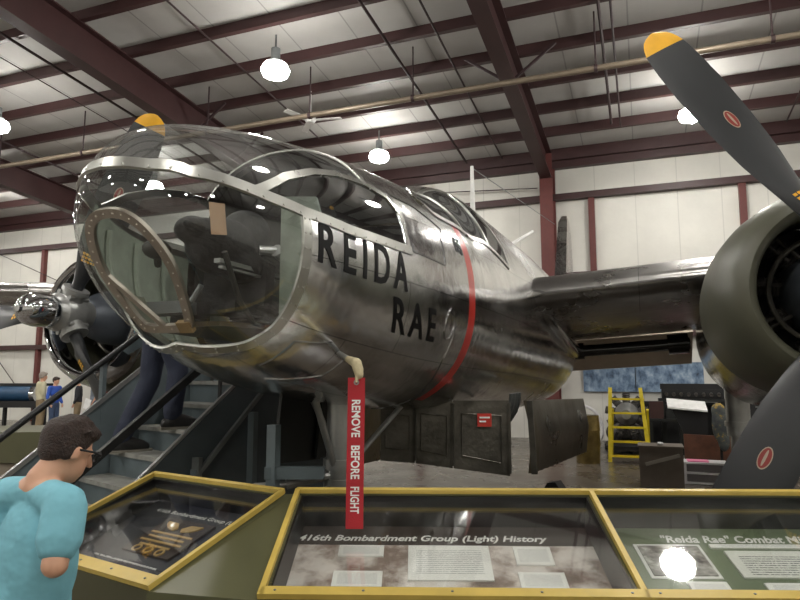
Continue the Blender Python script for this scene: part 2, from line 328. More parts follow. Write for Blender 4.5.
# ------------------------------------------------------------------ sprinkler pipe and fan
r = thing('sprinkler_pipe', (0, 11.2, 7.1), 'long galvanised sprinkler pipe running across under the roof purlins', 'pipe')
mb = MB(); mb.tube([(XL + .5, 11.2, 7.08), (XR - .5, 11.2, 7.08)], .055, 12); mb.build('main_pipe', PIPE, r)
for x in (-15.5, -12.6, -8.9, -6.3, -4.0, -.55, 2.2, 5):
    mb = MB(); mb.tube([(x, 11.2, 7.08), (x, 11.2, roof(11.2) - .2)], .016, 8); mb.tube([(x - .03, 11.2, 7.08), (x + .03, 11.2, 7.08)], .075, 12); mb.build('pipe_hanger', CABLE, r)
fx, fy, fz = -6.79, 12.1, 7.4
r = thing('ceiling_fan', (fx, fy, fz), 'small white ceiling fan hanging above the nose dome', 'fan')
mb = MB(); mb.tube([(fx, fy, fz + .04), (fx, fy, roof(fy) - .2)], .02, 8); mb.build('hanging_rod', WHITE, r)
mb = MB(); mb.lathe((fx, fy, fz), (0, 0, 1), [(-.07, 0), (-.06, .09), (0, .13), (.09, .11), (.12, .03), (.12, 0)], 20); mb.build('motor', WHITE, r)
for a in (0, 120, 240):
    rot = M.Rotation(R(a + 10), 3, 'Z') @ M.Rotation(R(10), 3, 'X'); mb = MB(); mb.box(V((fx, fy, fz)) + rot @ V((.42, 0, 0)), (.6, .14, .015), rot=rot); mb.build('fan_blade', WHITE, r)
# ------------------------------------------------------------------ the airplane
CX = -1.79
# station along the fuselage: half width, top, bottom, widest height, roundness of the upper half
LT = [
[1.66,.005,2.315,2.305,2.31,2.0],
[1.68,.09,2.40,2.21,2.31,2.0],
[1.73,.18,2.48,2.12,2.29,2.0],
[1.83,.29,2.595,1.98,2.27,2.0],
[2.00,.395,2.68,1.845,2.24,2.0],
[2.28,.50,2.76,1.715,2.21,2.1],
[2.60,.57,2.82,1.615,2.19,2.2],
[3.00,.63,2.885,1.54,2.18,2.2],
[3.50,.69,2.945,1.48,2.17,2.2],
[4.147,.73,3.02,1.42,2.16,2.2],
[4.55,.745,3.10,1.39,2.155,2.0],
[5.0,.76,3.28,1.37,2.15,1.85],
[5.5,.78,3.38,1.345,2.15,1.75],
[6.0,.80,3.42,1.33,2.14,1.7],
[7.0,.86,3.42,1.28,2.13,1.75],
[8.0,.95,3.42,1.23,2.12,1.75],
[8.9,.97,3.42,1.22,2.12,1.75],
[9.4,.90,3.42,1.24,2.12,1.75],
[10.2,.70,3.40,1.32,2.15,1.75],
[12.0,.48,3.35,1.60,2.3,1.8],
[14.0,.28,3.25,2.0,2.5,2.0],
[15.6,.05,3.1,2.6,2.85,2.0]]
def pchip(x, y):
    n = len(x); h = [x[i + 1] - x[i] for i in range(n - 1)]; d = [(y[i + 1] - y[i]) / h[i] for i in range(n - 1)]
    m = [d[0]] + [0] * (n - 2) + [d[-1]]
    for i in range(1, n - 1):
        if d[i - 1] * d[i] > 0:
            w1 = 2 * h[i] + h[i - 1]; w2 = h[i] + 2 * h[i - 1]; m[i] = (w1 + w2) / (w1 / d[i - 1] + w2 / d[i])
    def f(v):
        v = min(max(v, x[0]), x[-1]); i = 0
        while i < n - 2 and v > x[i + 1]: i += 1
        t = (v - x[i]) / h[i]
        return (2 * t**3 - 3 * t * t + 1) * y[i] + (t**3 - 2 * t * t + t) * h[i] * m[i] + (-2 * t**3 + 3 * t * t) * y[i + 1] + (t**3 - t * t) * h[i] * m[i + 1]
    return f
LF = [pchip([r[0] for r in LT], [r[k] for r in LT]) for k in range(1, 6)]
PP, PN = (1.720, 2.236), (-.754, -.656)          # plane of the flat aiming window (Y, Z)
def S(y, th, off=0, flat=True):
    a, zt, zb, zc, n = [f(y) for f in LF]; c, s = math.cos(th), math.sin(th); k = n if s >= 0 else 2.0 + .2 * min(1, max(0, (y - 1.9) / .6))
    x = max(0, a + off) * math.copysign(abs(c) ** (2 / k), c); h = max(.001, (zt - zc if s >= 0 else zc - zb) + off)
    z = zc + h * math.copysign(abs(s) ** (2 / k), s)
    if flat and y < 2.08:
        d = (y - PP[0]) * PN[0] + (z - PP[1]) * PN[1] - off
        if d > 0: y -= d * PN[0]; z -= d * PN[1]
    return V((CX + x, y, z))
plane = thing('airplane', (CX, 4.15, 0), 'polished bare metal twin engine bomber with glazed nose and black nose lettering', 'airplane')
def interp(tb, v):
    if v <= tb[0][0]: return tb[0][1]
    for (a, p), (b, q) in zip(tb, tb[1:]):
        if v <= b: return p + (q - p) * (v - a) / (b - a)
    return tb[-1][1]
ZR = S(1.741, R(35.3)).z
def rail_angle(y):
    lo, hi = 0., 90.
    for _ in range(30):
        m = (lo + hi) / 2
        if S(y, R(m)).z < ZR + .12 * (1.741 - y): lo = m
        else: hi = m
    return lo
RAILT = [(y, rail_angle(y)) for y in (1.66, 1.664, 1.668, 1.672, 1.676, 1.68, 1.684, 1.688, 1.693, 1.7, 1.708, 1.718, 1.73)] + [(1.741, 35.3), (1.827, 22.8), (1.954, 19.6), (2.112, 15.3), (2.283, 12), (2.58, 9.8), (3.141, 9.8)]
rail = lambda y: interp(RAILT, y)
aft = lambda th: interp([(-90, 2.13), (-81, 2.171), (-61.6, 2.254), (-46, 2.285), (180, 2.285)], th)
ARCH = [(2.05, 17.5), (2.224, 28.8), (2.422, 35.8), (2.624, 39.1), (2.849, 39.1), (3.062, 34.7), (3.141, 26.1), (3.141, 9.8), (2.58, 9.8), (2.283, 12)]
CANO = [(3.62, 46), (3.78, 37.5), (4.35, 35.2), (4.88, 33), (5.3, 29), (5.6, 25.5), (5.75, 36), (5.6, 56), (5.15, 70), (4.75, 76), (4.2, 72), (3.8, 58)]
def inside(p, poly):
    x, y = p; r = False
    for (a, b), (c, d) in zip(poly, poly[1:] + poly[:1]):
        if (b > y) != (d > y) and x < (c - a) * (y - b) / (d - b) + a: r = not r
    return r
DOME_AFT = 2.9
def region(y, th):           # th in degrees, folded onto the near half (-90..90)
    if 4.085 < y < 4.225 and -64 < th < 35: return 1
    if y < 2.29 and th < rail(y): return 3 if y < aft(th) else 0
    if inside((y, th), ARCH): return 4
    if th >= rail(y) and y < DOME_AFT and (y < 2.05 or th > interp(ARCH[:7], y)): return 2
    if inside((y, th), CANO): return 5
    return 0
def uvf(p): return (p.y, math.atan2(p.z - 2.2, p.x - CX) * .72 + 3)
ysf = [1.66 + .0005, 1.663, 1.668, 1.675, 1.685] + [1.7 + .0125 * i for i in range(47)] + [2.285] + [2.3 + .02 * i for i in range(89)]
ysf += [4.085, 4.12, 4.155, 4.19, 4.225] + [4.25 + .025 * i for i in range(66)] + [5.9 + .15 * i for i in range(65)]
ysf = sorted(set(round(y, 4) for y in ysf if y <= 15.6))
NT = 240
verts = [[S(y, 2 * math.pi * j / NT) for j in range(NT)] for y in ysf]
parts = {k: MB() for k in range(6)}
idx = {}
for i in range(len(ysf) - 1):
    for j in range(NT):
        yc = (ysf[i] + ysf[i + 1]) / 2; th = 360 * (j + .5) / NT
        th = th - 360 if th > 180 else th
        if abs(th) > 90: th = math.copysign(180, th) - th
        k = region(yc, th); k2 = 0 if k == 1 else k; mb = parts[k2]
        ids = []
        for a, b in ((i, j), (i, (j + 1) % NT), (i + 1, (j + 1) % NT), (i + 1, j)):
            q = idx.get((k2, a, b))
            if q is None: q = idx[(k2, a, b)] = len(mb.v); mb.v.append(verts[a][b])
            ids.append(q)
        mb.f.append(ids); mb.m.append(1 if k == 1 else 0)
fus = parts[0].build('fuselage', [ALU, STRIPE], plane, 60, uvf)
tag(parts[2].build('nose_dome', GLASS, plane, 60), 'clear upper dome of the nose'); tag(parts[3].build('nose_side_glazing', SIDEGLASS, plane, 60), 'clear lower glazing of the nose')
def one_side(src, s):
    mb = MB(); ids = {}
    for f in src.f:
        if s * (sum(src.v[i].x for i in f) / len(f) - CX) > 0:
            for i in f:
                if i not in ids: ids[i] = len(mb.v); mb.v.append(src.v[i])
            mb.f.append([ids[i] for i in f]); mb.m.append(0)
    return mb
for s in (1, -1):
    tag(one_side(parts[4], s).build('cabin_window', SMOKE, plane, 60), 'dark arched window behind the nose glazing'); tag(one_side(parts[5], s).build('canopy_window', SMOKE, plane, 60), 'cockpit canopy glazing')
# frames: raised strips that follow the skin
def nrm(y, th):
    e = .004; a = S(y, th + e) - S(y, th - e); b = S(y + e, th) - S(max(1.6601, y - e), th); n = a.cross(b)
    c = V((CX, y + .25 if y < 2 else y, 2.2)); n.normalize()
    return n if n.dot(S(y, th) - c) > 0 else -n
def strip(pts, w, h, mb=None, step=.03, sink=.004, m=0):
    """pts: (Y, degrees) along the skin"""
    mb = mb or MB(); q = []
    for (a, b), (c, d) in zip(pts, pts[1:]):
        n = max(1, int((S(a, R(b)) - S(c, R(d))).length / step))
        q += [(a + (c - a) * i / n, b + (d - b) * i / n) for i in range(n)]
    q.append(pts[-1]); P = [S(y, R(t)) for y, t in q]; N = [nrm(y, R(t)) for y, t in q]; vs = []
    for i, p in enumerate(P):
        t = (P[min(i + 1, len(P) - 1)] - P[max(i - 1, 0)]).normalized(); x = t.cross(N[i]).normalized() * w / 2; n = N[i]
        vs += [p - x - n * sink, p + x - n * sink, p + x * .92 + n * h, p - x * .92 + n * h]
    k = len(P); fs = [(i * 4 + j, i * 4 + (j + 1) % 4, i * 4 + 4 + (j + 1) % 4, i * 4 + 4 + j) for i in range(k - 1) for j in range(4)] + [(3, 2, 1, 0), tuple(range(4 * k - 4, 4 * k))]
    mb.add(vs, fs, m); return mb, P, N
FRAMER = aluminium('nose_frame_aluminium', (190, 190, 184), .3, seams=False, wave=.25)
def rivets(mb, P, N, every, r, off, side):
    acc = 0
    for i in range(1, len(P)):
        acc += (P[i] - P[i - 1]).length
        if acc >= every:
            acc = 0; t = (P[i] - P[i - 1]).normalized(); c = P[i] + t.cross(N[i]) * side + N[i] * off; mb.ball(c, r, 6)
near = [(y, t) for y, t in RAILT if t < 88]; near = [(near[0][0] - .001, 89)] + near[:-1] + [(2.85, 9.8), (3.17, 9.8)]
full = [(y, 180 - t) for y, t in reversed(near)] + near
mb, P, N = strip(full, .05, .008); rivets(mb, P, N, .07, .006, .008, .013); mb.build('glazing_rail', FRAMER, plane, 40)
ring = [(aft(t if t > -90 else -180 - t), t) for t in range(-192, 13, 3)]
mb, P, N = strip(ring, .055, .008); rivets(mb, P, N, .06, .006, .008, .014); rivets(mb, P, N, .06, .006, .008, -.014); mb.build('glazing_ring', FRAMER, plane, 40)
for f in (lambda t: t, lambda t: 180 - t):
    mb, P, N = strip([(y, f(t)) for y, t in ARCH[:8]], .04, .007); mb.build('window_arch_frame', FRAMER, plane, 40)
    mb, P, N = strip([(3.16, f(10)), (3.16, f(27))], .1, .006); mb.build('window_rear_frame', ALUP, plane, 40)
    mb, P, N = strip([(y, f(t)) for y, t in CANO + CANO[:1]], .045, .008); mb.build('canopy_frame', FRAMER, plane, 40)
    for a, b in (((4.5, 74), (4.35, 36)), ((5.2, 69), (5.05, 32))):
        mb, P, N = strip([(a[0], f(a[1])), (b[0], f(b[1]))], .05, .01); mb.build('canopy_bar', FRAMER, plane, 40)
    mb, P, N = strip([(3.2, f(10.2)), (3.65, f(9.5)), (3.68, f(22)), (3.75, f(28)), (3.42, f(36)), (3.12, f(38)), (3.2, f(10.2))], .012, .004); mb.build('access_panel_edge', ALUP, plane, 40)
    mb, P, N = strip([(3.86, f(-12)), (3.85, f(-33)), (3.95, f(-52)), (4.03, f(-66)), (4.05, f(-88))], .012, .004); mb.build('skin_seam', ALUP, plane, 40)
mb, P, N = strip([(DOME_AFT, t) for t in range(40, 141, 4)], .045, .006); mb.build('dome_rear_frame', FRAMER, plane, 40)
mb, P, N = strip([(2.42, -47), (2.62, -40), (2.8, -46), (2.78, -60), (2.55, -78), (2.42, -70), (2.42, -47)], .012, .004); mb.build('nose_access_panel', ALUP, plane, 40)
# small round hatch by the lettering
hp = [(3.755 + .075 * math.cos(a), -14.5 + 7.5 * math.sin(a)) for a in [2 * math.pi * i / 24 for i in range(25)]]
mb, P, N = strip(hp, .014, .006, step=.01); mb.build('round_hatch', ALUP, plane, 40)
# flat aiming window in the nose: an egg shaped frame with a lower corner pane
tx, tz = .656, -.754
def FP(dx, t, o=0): return V((CX + dx, PP[0] + tx * t + PN[0] * o, PP[1] + tz * t + PN[1] * o))
halfw = [(-.025, .05), (.01, .11), (.07, .15), (.17, .182), (.27, .185), (.40, .16), (.505, .135), (.535, .11)]
egg = [(w, t) for t, w in halfw] + [(-w, t) for t, w in reversed(halfw)]
def chaikin(p, n=2):
    for _ in range(n): p = [q for a, b in zip(p, p[1:] + p[:1]) for q in ((a[0] * .75 + b[0] * .25, a[1] * .75 + b[1] * .25), (a[0] * .25 + b[0] * .75, a[1] * .25 + b[1] * .75))]
    return p
egg = chaikin(egg); cen = (0, .26); inn = [(cen[0] + (a - cen[0]) * .8, cen[1] + (b - cen[1]) * .87) for a, b in egg]
mb = MB(); n = len(egg)
vs = [FP(a, b, -.004) for a, b in egg] + [FP(a, b, .014) for a, b in egg] + [FP(a, b, .014) for a, b in inn] + [FP(a, b, -.004) for a, b in inn]
mb.add(vs, [(k * n + i, k * n + (i + 1) % n, ((k + 1) % 4) * n + (i + 1) % n, ((k + 1) % 4) * n + i) for k in range(4) for i in range(n)])
for i in range(0, n, 2):
    a, b = egg[i]; c, d = inn[i]; mb.ball(FP((a + c) / 2, (b + d) / 2, .014), .005, 6)
TARN = aluminium('tarnished_frame', (192, 184, 172), .35, seams=False)
wf = mb.build('flat_window_frame', TARN, plane, 40)
mb = MB(); mb.bar(FP(-.16, .25, .006), FP(-.01, .51, .006), .022, .016, PN and (0, PN[0], PN[1])); mb.build('corner_pane_bar', TARN, wf, 40)
mb = MB(); mb.bar(FP(.06, .51, .008), FP(.125, .51, .008), .05, .022, (0, PN[0], PN[1])); mb.build('corner_fitting', mat('brass_primer', (150, 128, 92), .5, .3), wf, 40)
# inside the nose: far side lining, floor, bulkhead, seat, sight under a cover
mb = MB(); rows = [1.95 + .09 * i for i in range(11)]; cols = list(range(170, 262, 6))
for i, y in enumerate(rows):
    for j_, t in enumerate(cols): t0 = 181 - rail(y); mb.v.append(S(y, R(t0 + (256 - t0) * j_ / (len(cols) - 1)), -.035))
nc = len(cols)
for i in range(len(rows) - 1):
    for j in range(nc - 1): mb.f.append([i * nc + j, i * nc + j + 1, (i + 1) * nc + j + 1, (i + 1) * nc + j]); mb.m.append(0)
lin = mb.build('cabin_lining', INTER, plane, 60)
for k, (y, t) in enumerate(((2.1, 180), (2.35, 178), (2.6, 176))):
    mb = MB(); mb.tube([S(y, R(a), -.05) for a in range(172, 255, 8)], .014, 6); mb.build('lining_rib', INTER, lin)
def cover(name, y0, y1, t0, t1, m, off=-.05, st=6):
    mb = MB(); rows = [y0 + (y1 - y0) * i / 24 for i in range(25)]; cols = list(range(t0, t1 + 1, st)); nc = len(cols)
    for y in rows:
        for t in cols: mb.v.append(S(y, R(t), off))
    for i in range(24):
        for j in range(nc - 1): mb.f.append([i * nc + j, i * nc + j + 1, (i + 1) * nc + j + 1, (i + 1) * nc + j]); mb.m.append(0)
    return mb.build(name, m, plane, 60)
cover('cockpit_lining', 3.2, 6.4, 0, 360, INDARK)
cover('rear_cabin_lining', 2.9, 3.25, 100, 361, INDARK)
def disc(name, y, m, off=-.05):
    mb = MB(); ring_ = [S(y, R(t), off) for t in range(0, 360, 6)]; mb.prism(ring_, (0, .02, 0)); return mb.build(name, m, plane, 0)
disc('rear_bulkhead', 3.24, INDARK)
mb = MB()   # bulkhead behind the seat: a frame with a doorway
mb.prism([S(2.42, R(t), -.03) for t in (24, 16, 8, 0, -8, -16, -24, -32, -40, -48)] + [V((CX + .29, 2.42, 1.8)), V((CX + .29, 2.42, 2.46))], (0, .02, 0)); mb.build('nose_bulkhead', INTER, plane, 0)
mb = MB(); mb.prism([(CX - .14, 2.2, 1.86), (CX + .14, 2.2, 1.86), (CX + .3, 2.4, 1.85), (CX + .42, 3.2, 1.84), (CX - .42, 3.2, 1.84), (CX - .3, 2.4, 1.85)], (0, 0, .02)); mb.build('cabin_floor', mat('brown_floor_ply', (98, 84, 62), .5), plane, 0)
sx = CX + .08
seat = MB(); seat.box((sx, 2.40, 2.02), (.34, .06, .26), rot=M.Rotation(R(-8), 3, 'X')); seat.box((sx, 2.28, 1.93), (.34, .26, .05)); so = seat.build('bombardier_seat', BLACKC, plane)
mb = MB(); mb.tube([(sx, 2.28, 1.88), (sx, 2.28, 1.95)], .04, 12); mb.build('seat_post', GREYM, so)
def blobs(items, voxel, smooth=4):
    """items: ('c', p0, p1, r0, r1) tapered capsule, ('e', centre, radii[, rotation]) ellipsoid; grown into one closed surface"""
    mb = MB()
    for it in items:
        if it[0] == 'c':
            _, a, b, r0, r1 = it; a, b = V(a), V(b); n = 12; d = (b - a); L = d.length or 1e-4; d = d / L; x = d.orthogonal().normalized(); y = d.cross(x)
            prof = [(-r0, 1e-4), (-r0 * .7, r0 * .71), (0, r0), (L, r1), (L + r1 * .7, r1 * .71), (L + r1, 1e-4)]
            vs = [a + d * h + (x * math.cos(2 * math.pi * j / n) + y * math.sin(2 * math.pi * j / n)) * r for h, r in prof for j in range(n)]
            mb.add(vs, [(i * n + j, i * n + (j + 1) % n, (i + 1) * n + (j + 1) % n, (i + 1) * n + j) for i in range(5) for j in range(n)] + [tuple(range(n - 1, -1, -1)), tuple(range(5 * n, 6 * n))])
        else:
            c, rd = V(it[1]), it[2]; rot = it[3] if len(it) > 3 else M.Identity(3); n, k = 20, 12
            vs = [c + rot @ V((rd[0] * math.sin(math.pi * (i + .02) / (k + .04)) * math.cos(2 * math.pi * j / n), rd[1] * math.sin(math.pi * (i + .02) / (k + .04)) * math.sin(2 * math.pi * j / n), rd[2] * math.cos(math.pi * (i + .02) / (k + .04)))) for i in range(k + 1) for j in range(n)]
            mb.add(vs, [(i * n + j, (i + 1) * n + j, (i + 1) * n + (j + 1) % n, i * n + (j + 1) % n) for i in range(k) for j in range(n)] + [tuple(range(n)), tuple(range((k + 1) * n - 1, k * n - 1, -1))])
    me = bpy.data.meshes.new('blob'); me.from_pydata([tuple(v) for v in mb.v], [], mb.f)
    bm = bmesh.new(); bm.from_mesh(me); bmesh.ops.recalc_face_normals(bm, faces=bm.faces); bm.to_mesh(me); bm.free()
    o = bpy.data.objects.new('blob', me); COL.objects.link(o)
    md = o.modifiers.new('r', 'REMESH'); md.mode = 'VOXEL'; md.voxel_size = voxel
    if smooth: ms = o.modifiers.new('s', 'SMOOTH'); ms.factor = .5; ms.iterations = smooth
    bpy.context.view_layer.update()
    out = bpy.data.meshes.new_from_object(o.evaluated_get(bpy.context.evaluated_depsgraph_get()))
    bpy.data.objects.remove(o); bpy.data.meshes.remove(me); return out
def blob_obj(name, items, voxel, m, parent=None, smooth=4):
    me = blobs(items, voxel, smooth); me.materials.clear(); me.materials.append(m); return mesh_obj(name, me, parent, 180)
bag = blob_obj('covered_sight', [('e', (sx - .02, 2.3, 2.22), (.15, .17, .13)), ('e', (sx - .06, 2.15, 2.27), (.08, .07, .06)), ('e', (sx, 2.45, 2.3), (.12, .12, .12)), ('c', (sx, 2.05, 2.27), (sx, 2.18, 2.29), .025, .035), ('e', (sx + .05, 2.36, 2.14), (.1, .12, .08))], .012, BLACKC, plane, 2)
mb = MB(); mb.box((sx + .11, 2.10, 2.29), (.004, .1, .13), rot=M.Rotation(R(10), 3, 'X')); mb.build('cardboard_tag', TAN, bag)
mb = MB(); mb.tube([(sx + .1, 2.42, 2.22), (sx + .2, 2.5, 2.22)], .022, 10); mb.tube([(sx + .17, 2.45, 2.22), (sx + .17, 2.52, 2.2)], .03, 10); mb.build('sight_knob', GREYL, bag)
mb = MB(); mb.box((sx + .12, 2.34, 2.115), (.03, .5, .018)); mb.box((sx + .13, 2.3, 2.09), (.02, .4, .01)); mb.build('control_bar', GREYL, plane)
mb = MB(); mb.box((CX + .24, 2.72, 2.08), (.06, .07, .18)); mb.build('oxygen_box', INDARK, plane)
mb = MB(); mb.tube([S(2.02, R(-20), -.1), S(2.15, R(-45), -.08), S(2.3, R(-55), -.1), S(2.6, R(-50), -.12), S(2.8, R(-30), -.1)], .012, 8); mb.build('cable', INDARK, plane)
mb = MB(); mb.box((CX - .12, 2.55, 1.93), (.3, .35, .12)); mb.box((CX + .2, 2.62, 1.92), (.16, .3, .1)); mb.build('ammunition_box', INDARK, plane)
mb = MB(); mb.box((CX - .05, 2.12, 1.93), (.22, .12, .05)); mb.tube([(CX + .05, 2.08, 1.9), (CX + .12, 2.1, 2.02)], .012, 8); mb.build('foot_rest', GREYM, plane)
mb = MB(); mb.ball((CX - .1, 2.08, 2.18), .06, 14, sc=(1, 1, .7)); mb.tube([(CX - .2, 2.2, 2.14), (CX - .1, 2.08, 2.16)], .015, 8); mb.build('instrument', INDARK, plane)
# nose lettering, painted on the skin
def onskin(y0, y1, tb0, tb1, tt0, tt1, sh=0, off=.003):
    def f(u, v):
        y = y0 + (y1 - y0) * u + sh * (1 - v); b = tb0 + (tb1 - tb0) * u; t = tt0 + (tt1 - tt0) * u; return S(y, R(b + (t - b) * v), off)
    return f
text_obj('name_lettering', 'REIDA', onskin(2.355, 3.12, -6.6, -6.2, 9.4, 7.8), LETTER, plane, 8, bold=.018, spacing=1.42)
text_obj('name_lettering', 'RAE', onskin(2.975, 3.50, -25.8, -25.2, -9.6, -9.5, .07), LETTER, plane, 8, bold=.018, spacing=1.42)
text_obj('number_lettering', '195', onskin(3.91, 4.05, 18.5, 17.5, 27.5, 26.5, .02), LETTER, plane, 5, bold=.05)
# wings
def section(y0, z0, k=1.0, flapd=0):
    up = [(0, 0), (.008, .035), (.03, .068), (.07, .1), (.13, .135), (.25, .185), (.45, .24), (1.1, .31), (1.8, .28), (2.45, .16)]
    lo = [(2.45, -.36), (1.8, -.36), (1.1, -.33), (.45, -.23), (.25, -.17), (.13, -.125), (.07, -.095), (.03, -.066), (.008, -.034)]
    return [(y0 + a * k, z0 + b * k) for a, b in up + lo]
for s in (1, -1):
    mb = MB(); st = []
    for dx, kk in ((.55, 1.04), (.9, 1.0), (2.2, 1.0), (3.8, .95), (7.0, .72), (10.3, .48)):
        y0 = 6.5 + (1 - kk) * .7; z0 = 2.48 + .07 * (dx - .74)
        st.append([(CX + s * dx, y, z) for y, z in section(y0, z0, kk)])
    n = len(st[0]); mb.v = [V(p) for q in st for p in q]
    mb.f = [[i * n + j, i * n + (j + 1) % n, (i + 1) * n + (j + 1) % n, (i + 1) * n + j] for i in range(len(st) - 1) for j in range(n)] + [list(range((len(st) - 1) * n, len(st) * n))]; mb.m = [0] * len(mb.f)
    w = mb.build('wing', ALUW, plane, 75, lambda p: (p.x, p.y * 1.0))
    mb = MB(); mb.prism([(CX + s * .8, 8.98, 2.12), (CX + s * .8, 9.02, 2.18), (CX + s * .8, 9.5, 1.78), (CX + s * .8, 9.48, 1.72)], (s * 1.62, 0, .1)); mb.build('flap', aluminium('flap_skin' + str(s), (196, 184, 168), .4, seams=False), w)
    mb = MB(); mb.tube([(CX + s * .85, 8.72, 1.965), (CX + s * 2.36, 8.72, 2.06)], .078, 14); mb.tube([(CX + s * .95, 8.72, 1.972), (CX + s * 1.08, 8.72, 1.98)], .11, 14); mb.tube([(CX + s * 2.1, 8.72, 2.045), (CX + s * 2.34, 8.72, 2.06)], .13, 14); mb.build('flap_torque_tube', mat('gloss_black_tube', (14, 14, 15), .15, coat=.6), w)
    mb = MB(); mb.tube([(CX + s * .72, 6.62, 2.55), (CX + s * .84, 6.9, 2.3), (CX + s * .93, 7.6, 2.08), (CX + s * .95, 8.6, 1.98)], [.07, .09, .1, .1], 14); mb.build('wing_root_fillet', ALUP, w)
# propellers, cowlings, engines
def crow(R_, tb): return interp(tb, R_)
CH = [(.1, .10), (.16, .11), (.22, .16), (.32, .27), (.45, .345), (.6, .37), (.75, .36), (.88, .325), (.93, .29), (.96, .245), (.98, .185), (.992, .115), (1.0, .03)]
TH = [(.1, .10), (.16, .10), (.22, .085), (.32, .06), (.45, .042), (.6, .032), (.8, .022), (1.0, .006)]
PI_ = [(.1, 50), (.25, 44), (.5, 34), (.75, 27), (1.0, 22)]
RP = 1.92
def blade(hub, ang, parent):
    b = V((math.sin(R(ang)), 0, math.cos(R(ang)))); t = V((-math.cos(R(ang)), 0, math.sin(R(ang)))); fwd = V((0, -1, 0))
    def P(q, c, side, off=0):
        be = R(interp(PI_, q)); cd = t * math.cos(be) + fwd * math.sin(be); nn = fwd * math.cos(be) - t * math.sin(be)
        ch = interp(CH, q); th = interp(TH, q); k = max(0, 1 - (2 * c) ** 2) ** .5 if q < .2 else max(0, 1 - (2 * c) ** 2) ** .8
        return V(hub) + b * (q * RP) + cd * (c * ch) + nn * (side * th * k * (.5 if q < .2 or side < 0 else .75) + off)
    qs = [.09, .13, .16, .19, .22, .26, .3, .35, .4, .45, .5, .55, .6, .65, .7, .75, .8, .85, .9, .93, .9301, .95, .965, .972, .98, .986, .992, .996, 1.0]; nc = 10
    cs = [-.5 + i / nc for i in range(nc + 1)]; loop = [(c, 1) for c in cs] + [(c, -1) for c in reversed(cs[1:-1])]; n = len(loop)
    mb = MB(); mb.v = [P(q, c, sd) for q in qs for c, sd in loop]
    for i in range(len(qs) - 1):
        for j in range(n): mb.f.append([i * n + j, i * n + (j + 1) % n, (i + 1) * n + (j + 1) % n, (i + 1) * n + j]); mb.m.append(1 if qs[i] >= .93 else 0)
    mb.f += [list(range(n)), list(range((len(qs) - 1) * n, len(qs) * n))]; mb.m += [0, 1]
    # red oval maker's badge and yellow stencil rows on the front face
    def oval(q0, c0, rq, rc, m, off):
        pts = [P(q0 + rq * math.cos(a), c0 + rc * math.sin(a), 1, off) for a in [2 * math.pi * k / 20 for k in range(20)]]
        o = len(mb.v); mb.v += pts + [P(q0, c0, 1, off)]
        for k in range(20): mb.f.append([o + k, o + (k + 1) % 20, o + 20]); mb.m.append(m)
    oval(.6, 0, .036, .1, 3, .002); oval(.6, 0, .032, .085, 2, .003); oval(.6, 0, .026, .022, 3, .004)
    for k in range(3):
        for g in range(5):
            q0 = .258 + .016 * k; c0 = -.28 + .12 * g; o = len(mb.v)
            mb.v += [P(q0, c0, 1, .003), P(q0, c0 + .09, 1, .003), P(q0 + .01, c0 + .09, 1, .003), P(q0 + .01, c0, 1, .003)]; mb.f.append([o, o + 1, o + 2, o + 3]); mb.m.append(4)
    return mb.build('propeller_blade', [BLADE, YELLOWTIP, DECALR, DECALW, YELLOWTIP], parent, 50)
HZ = 2.205
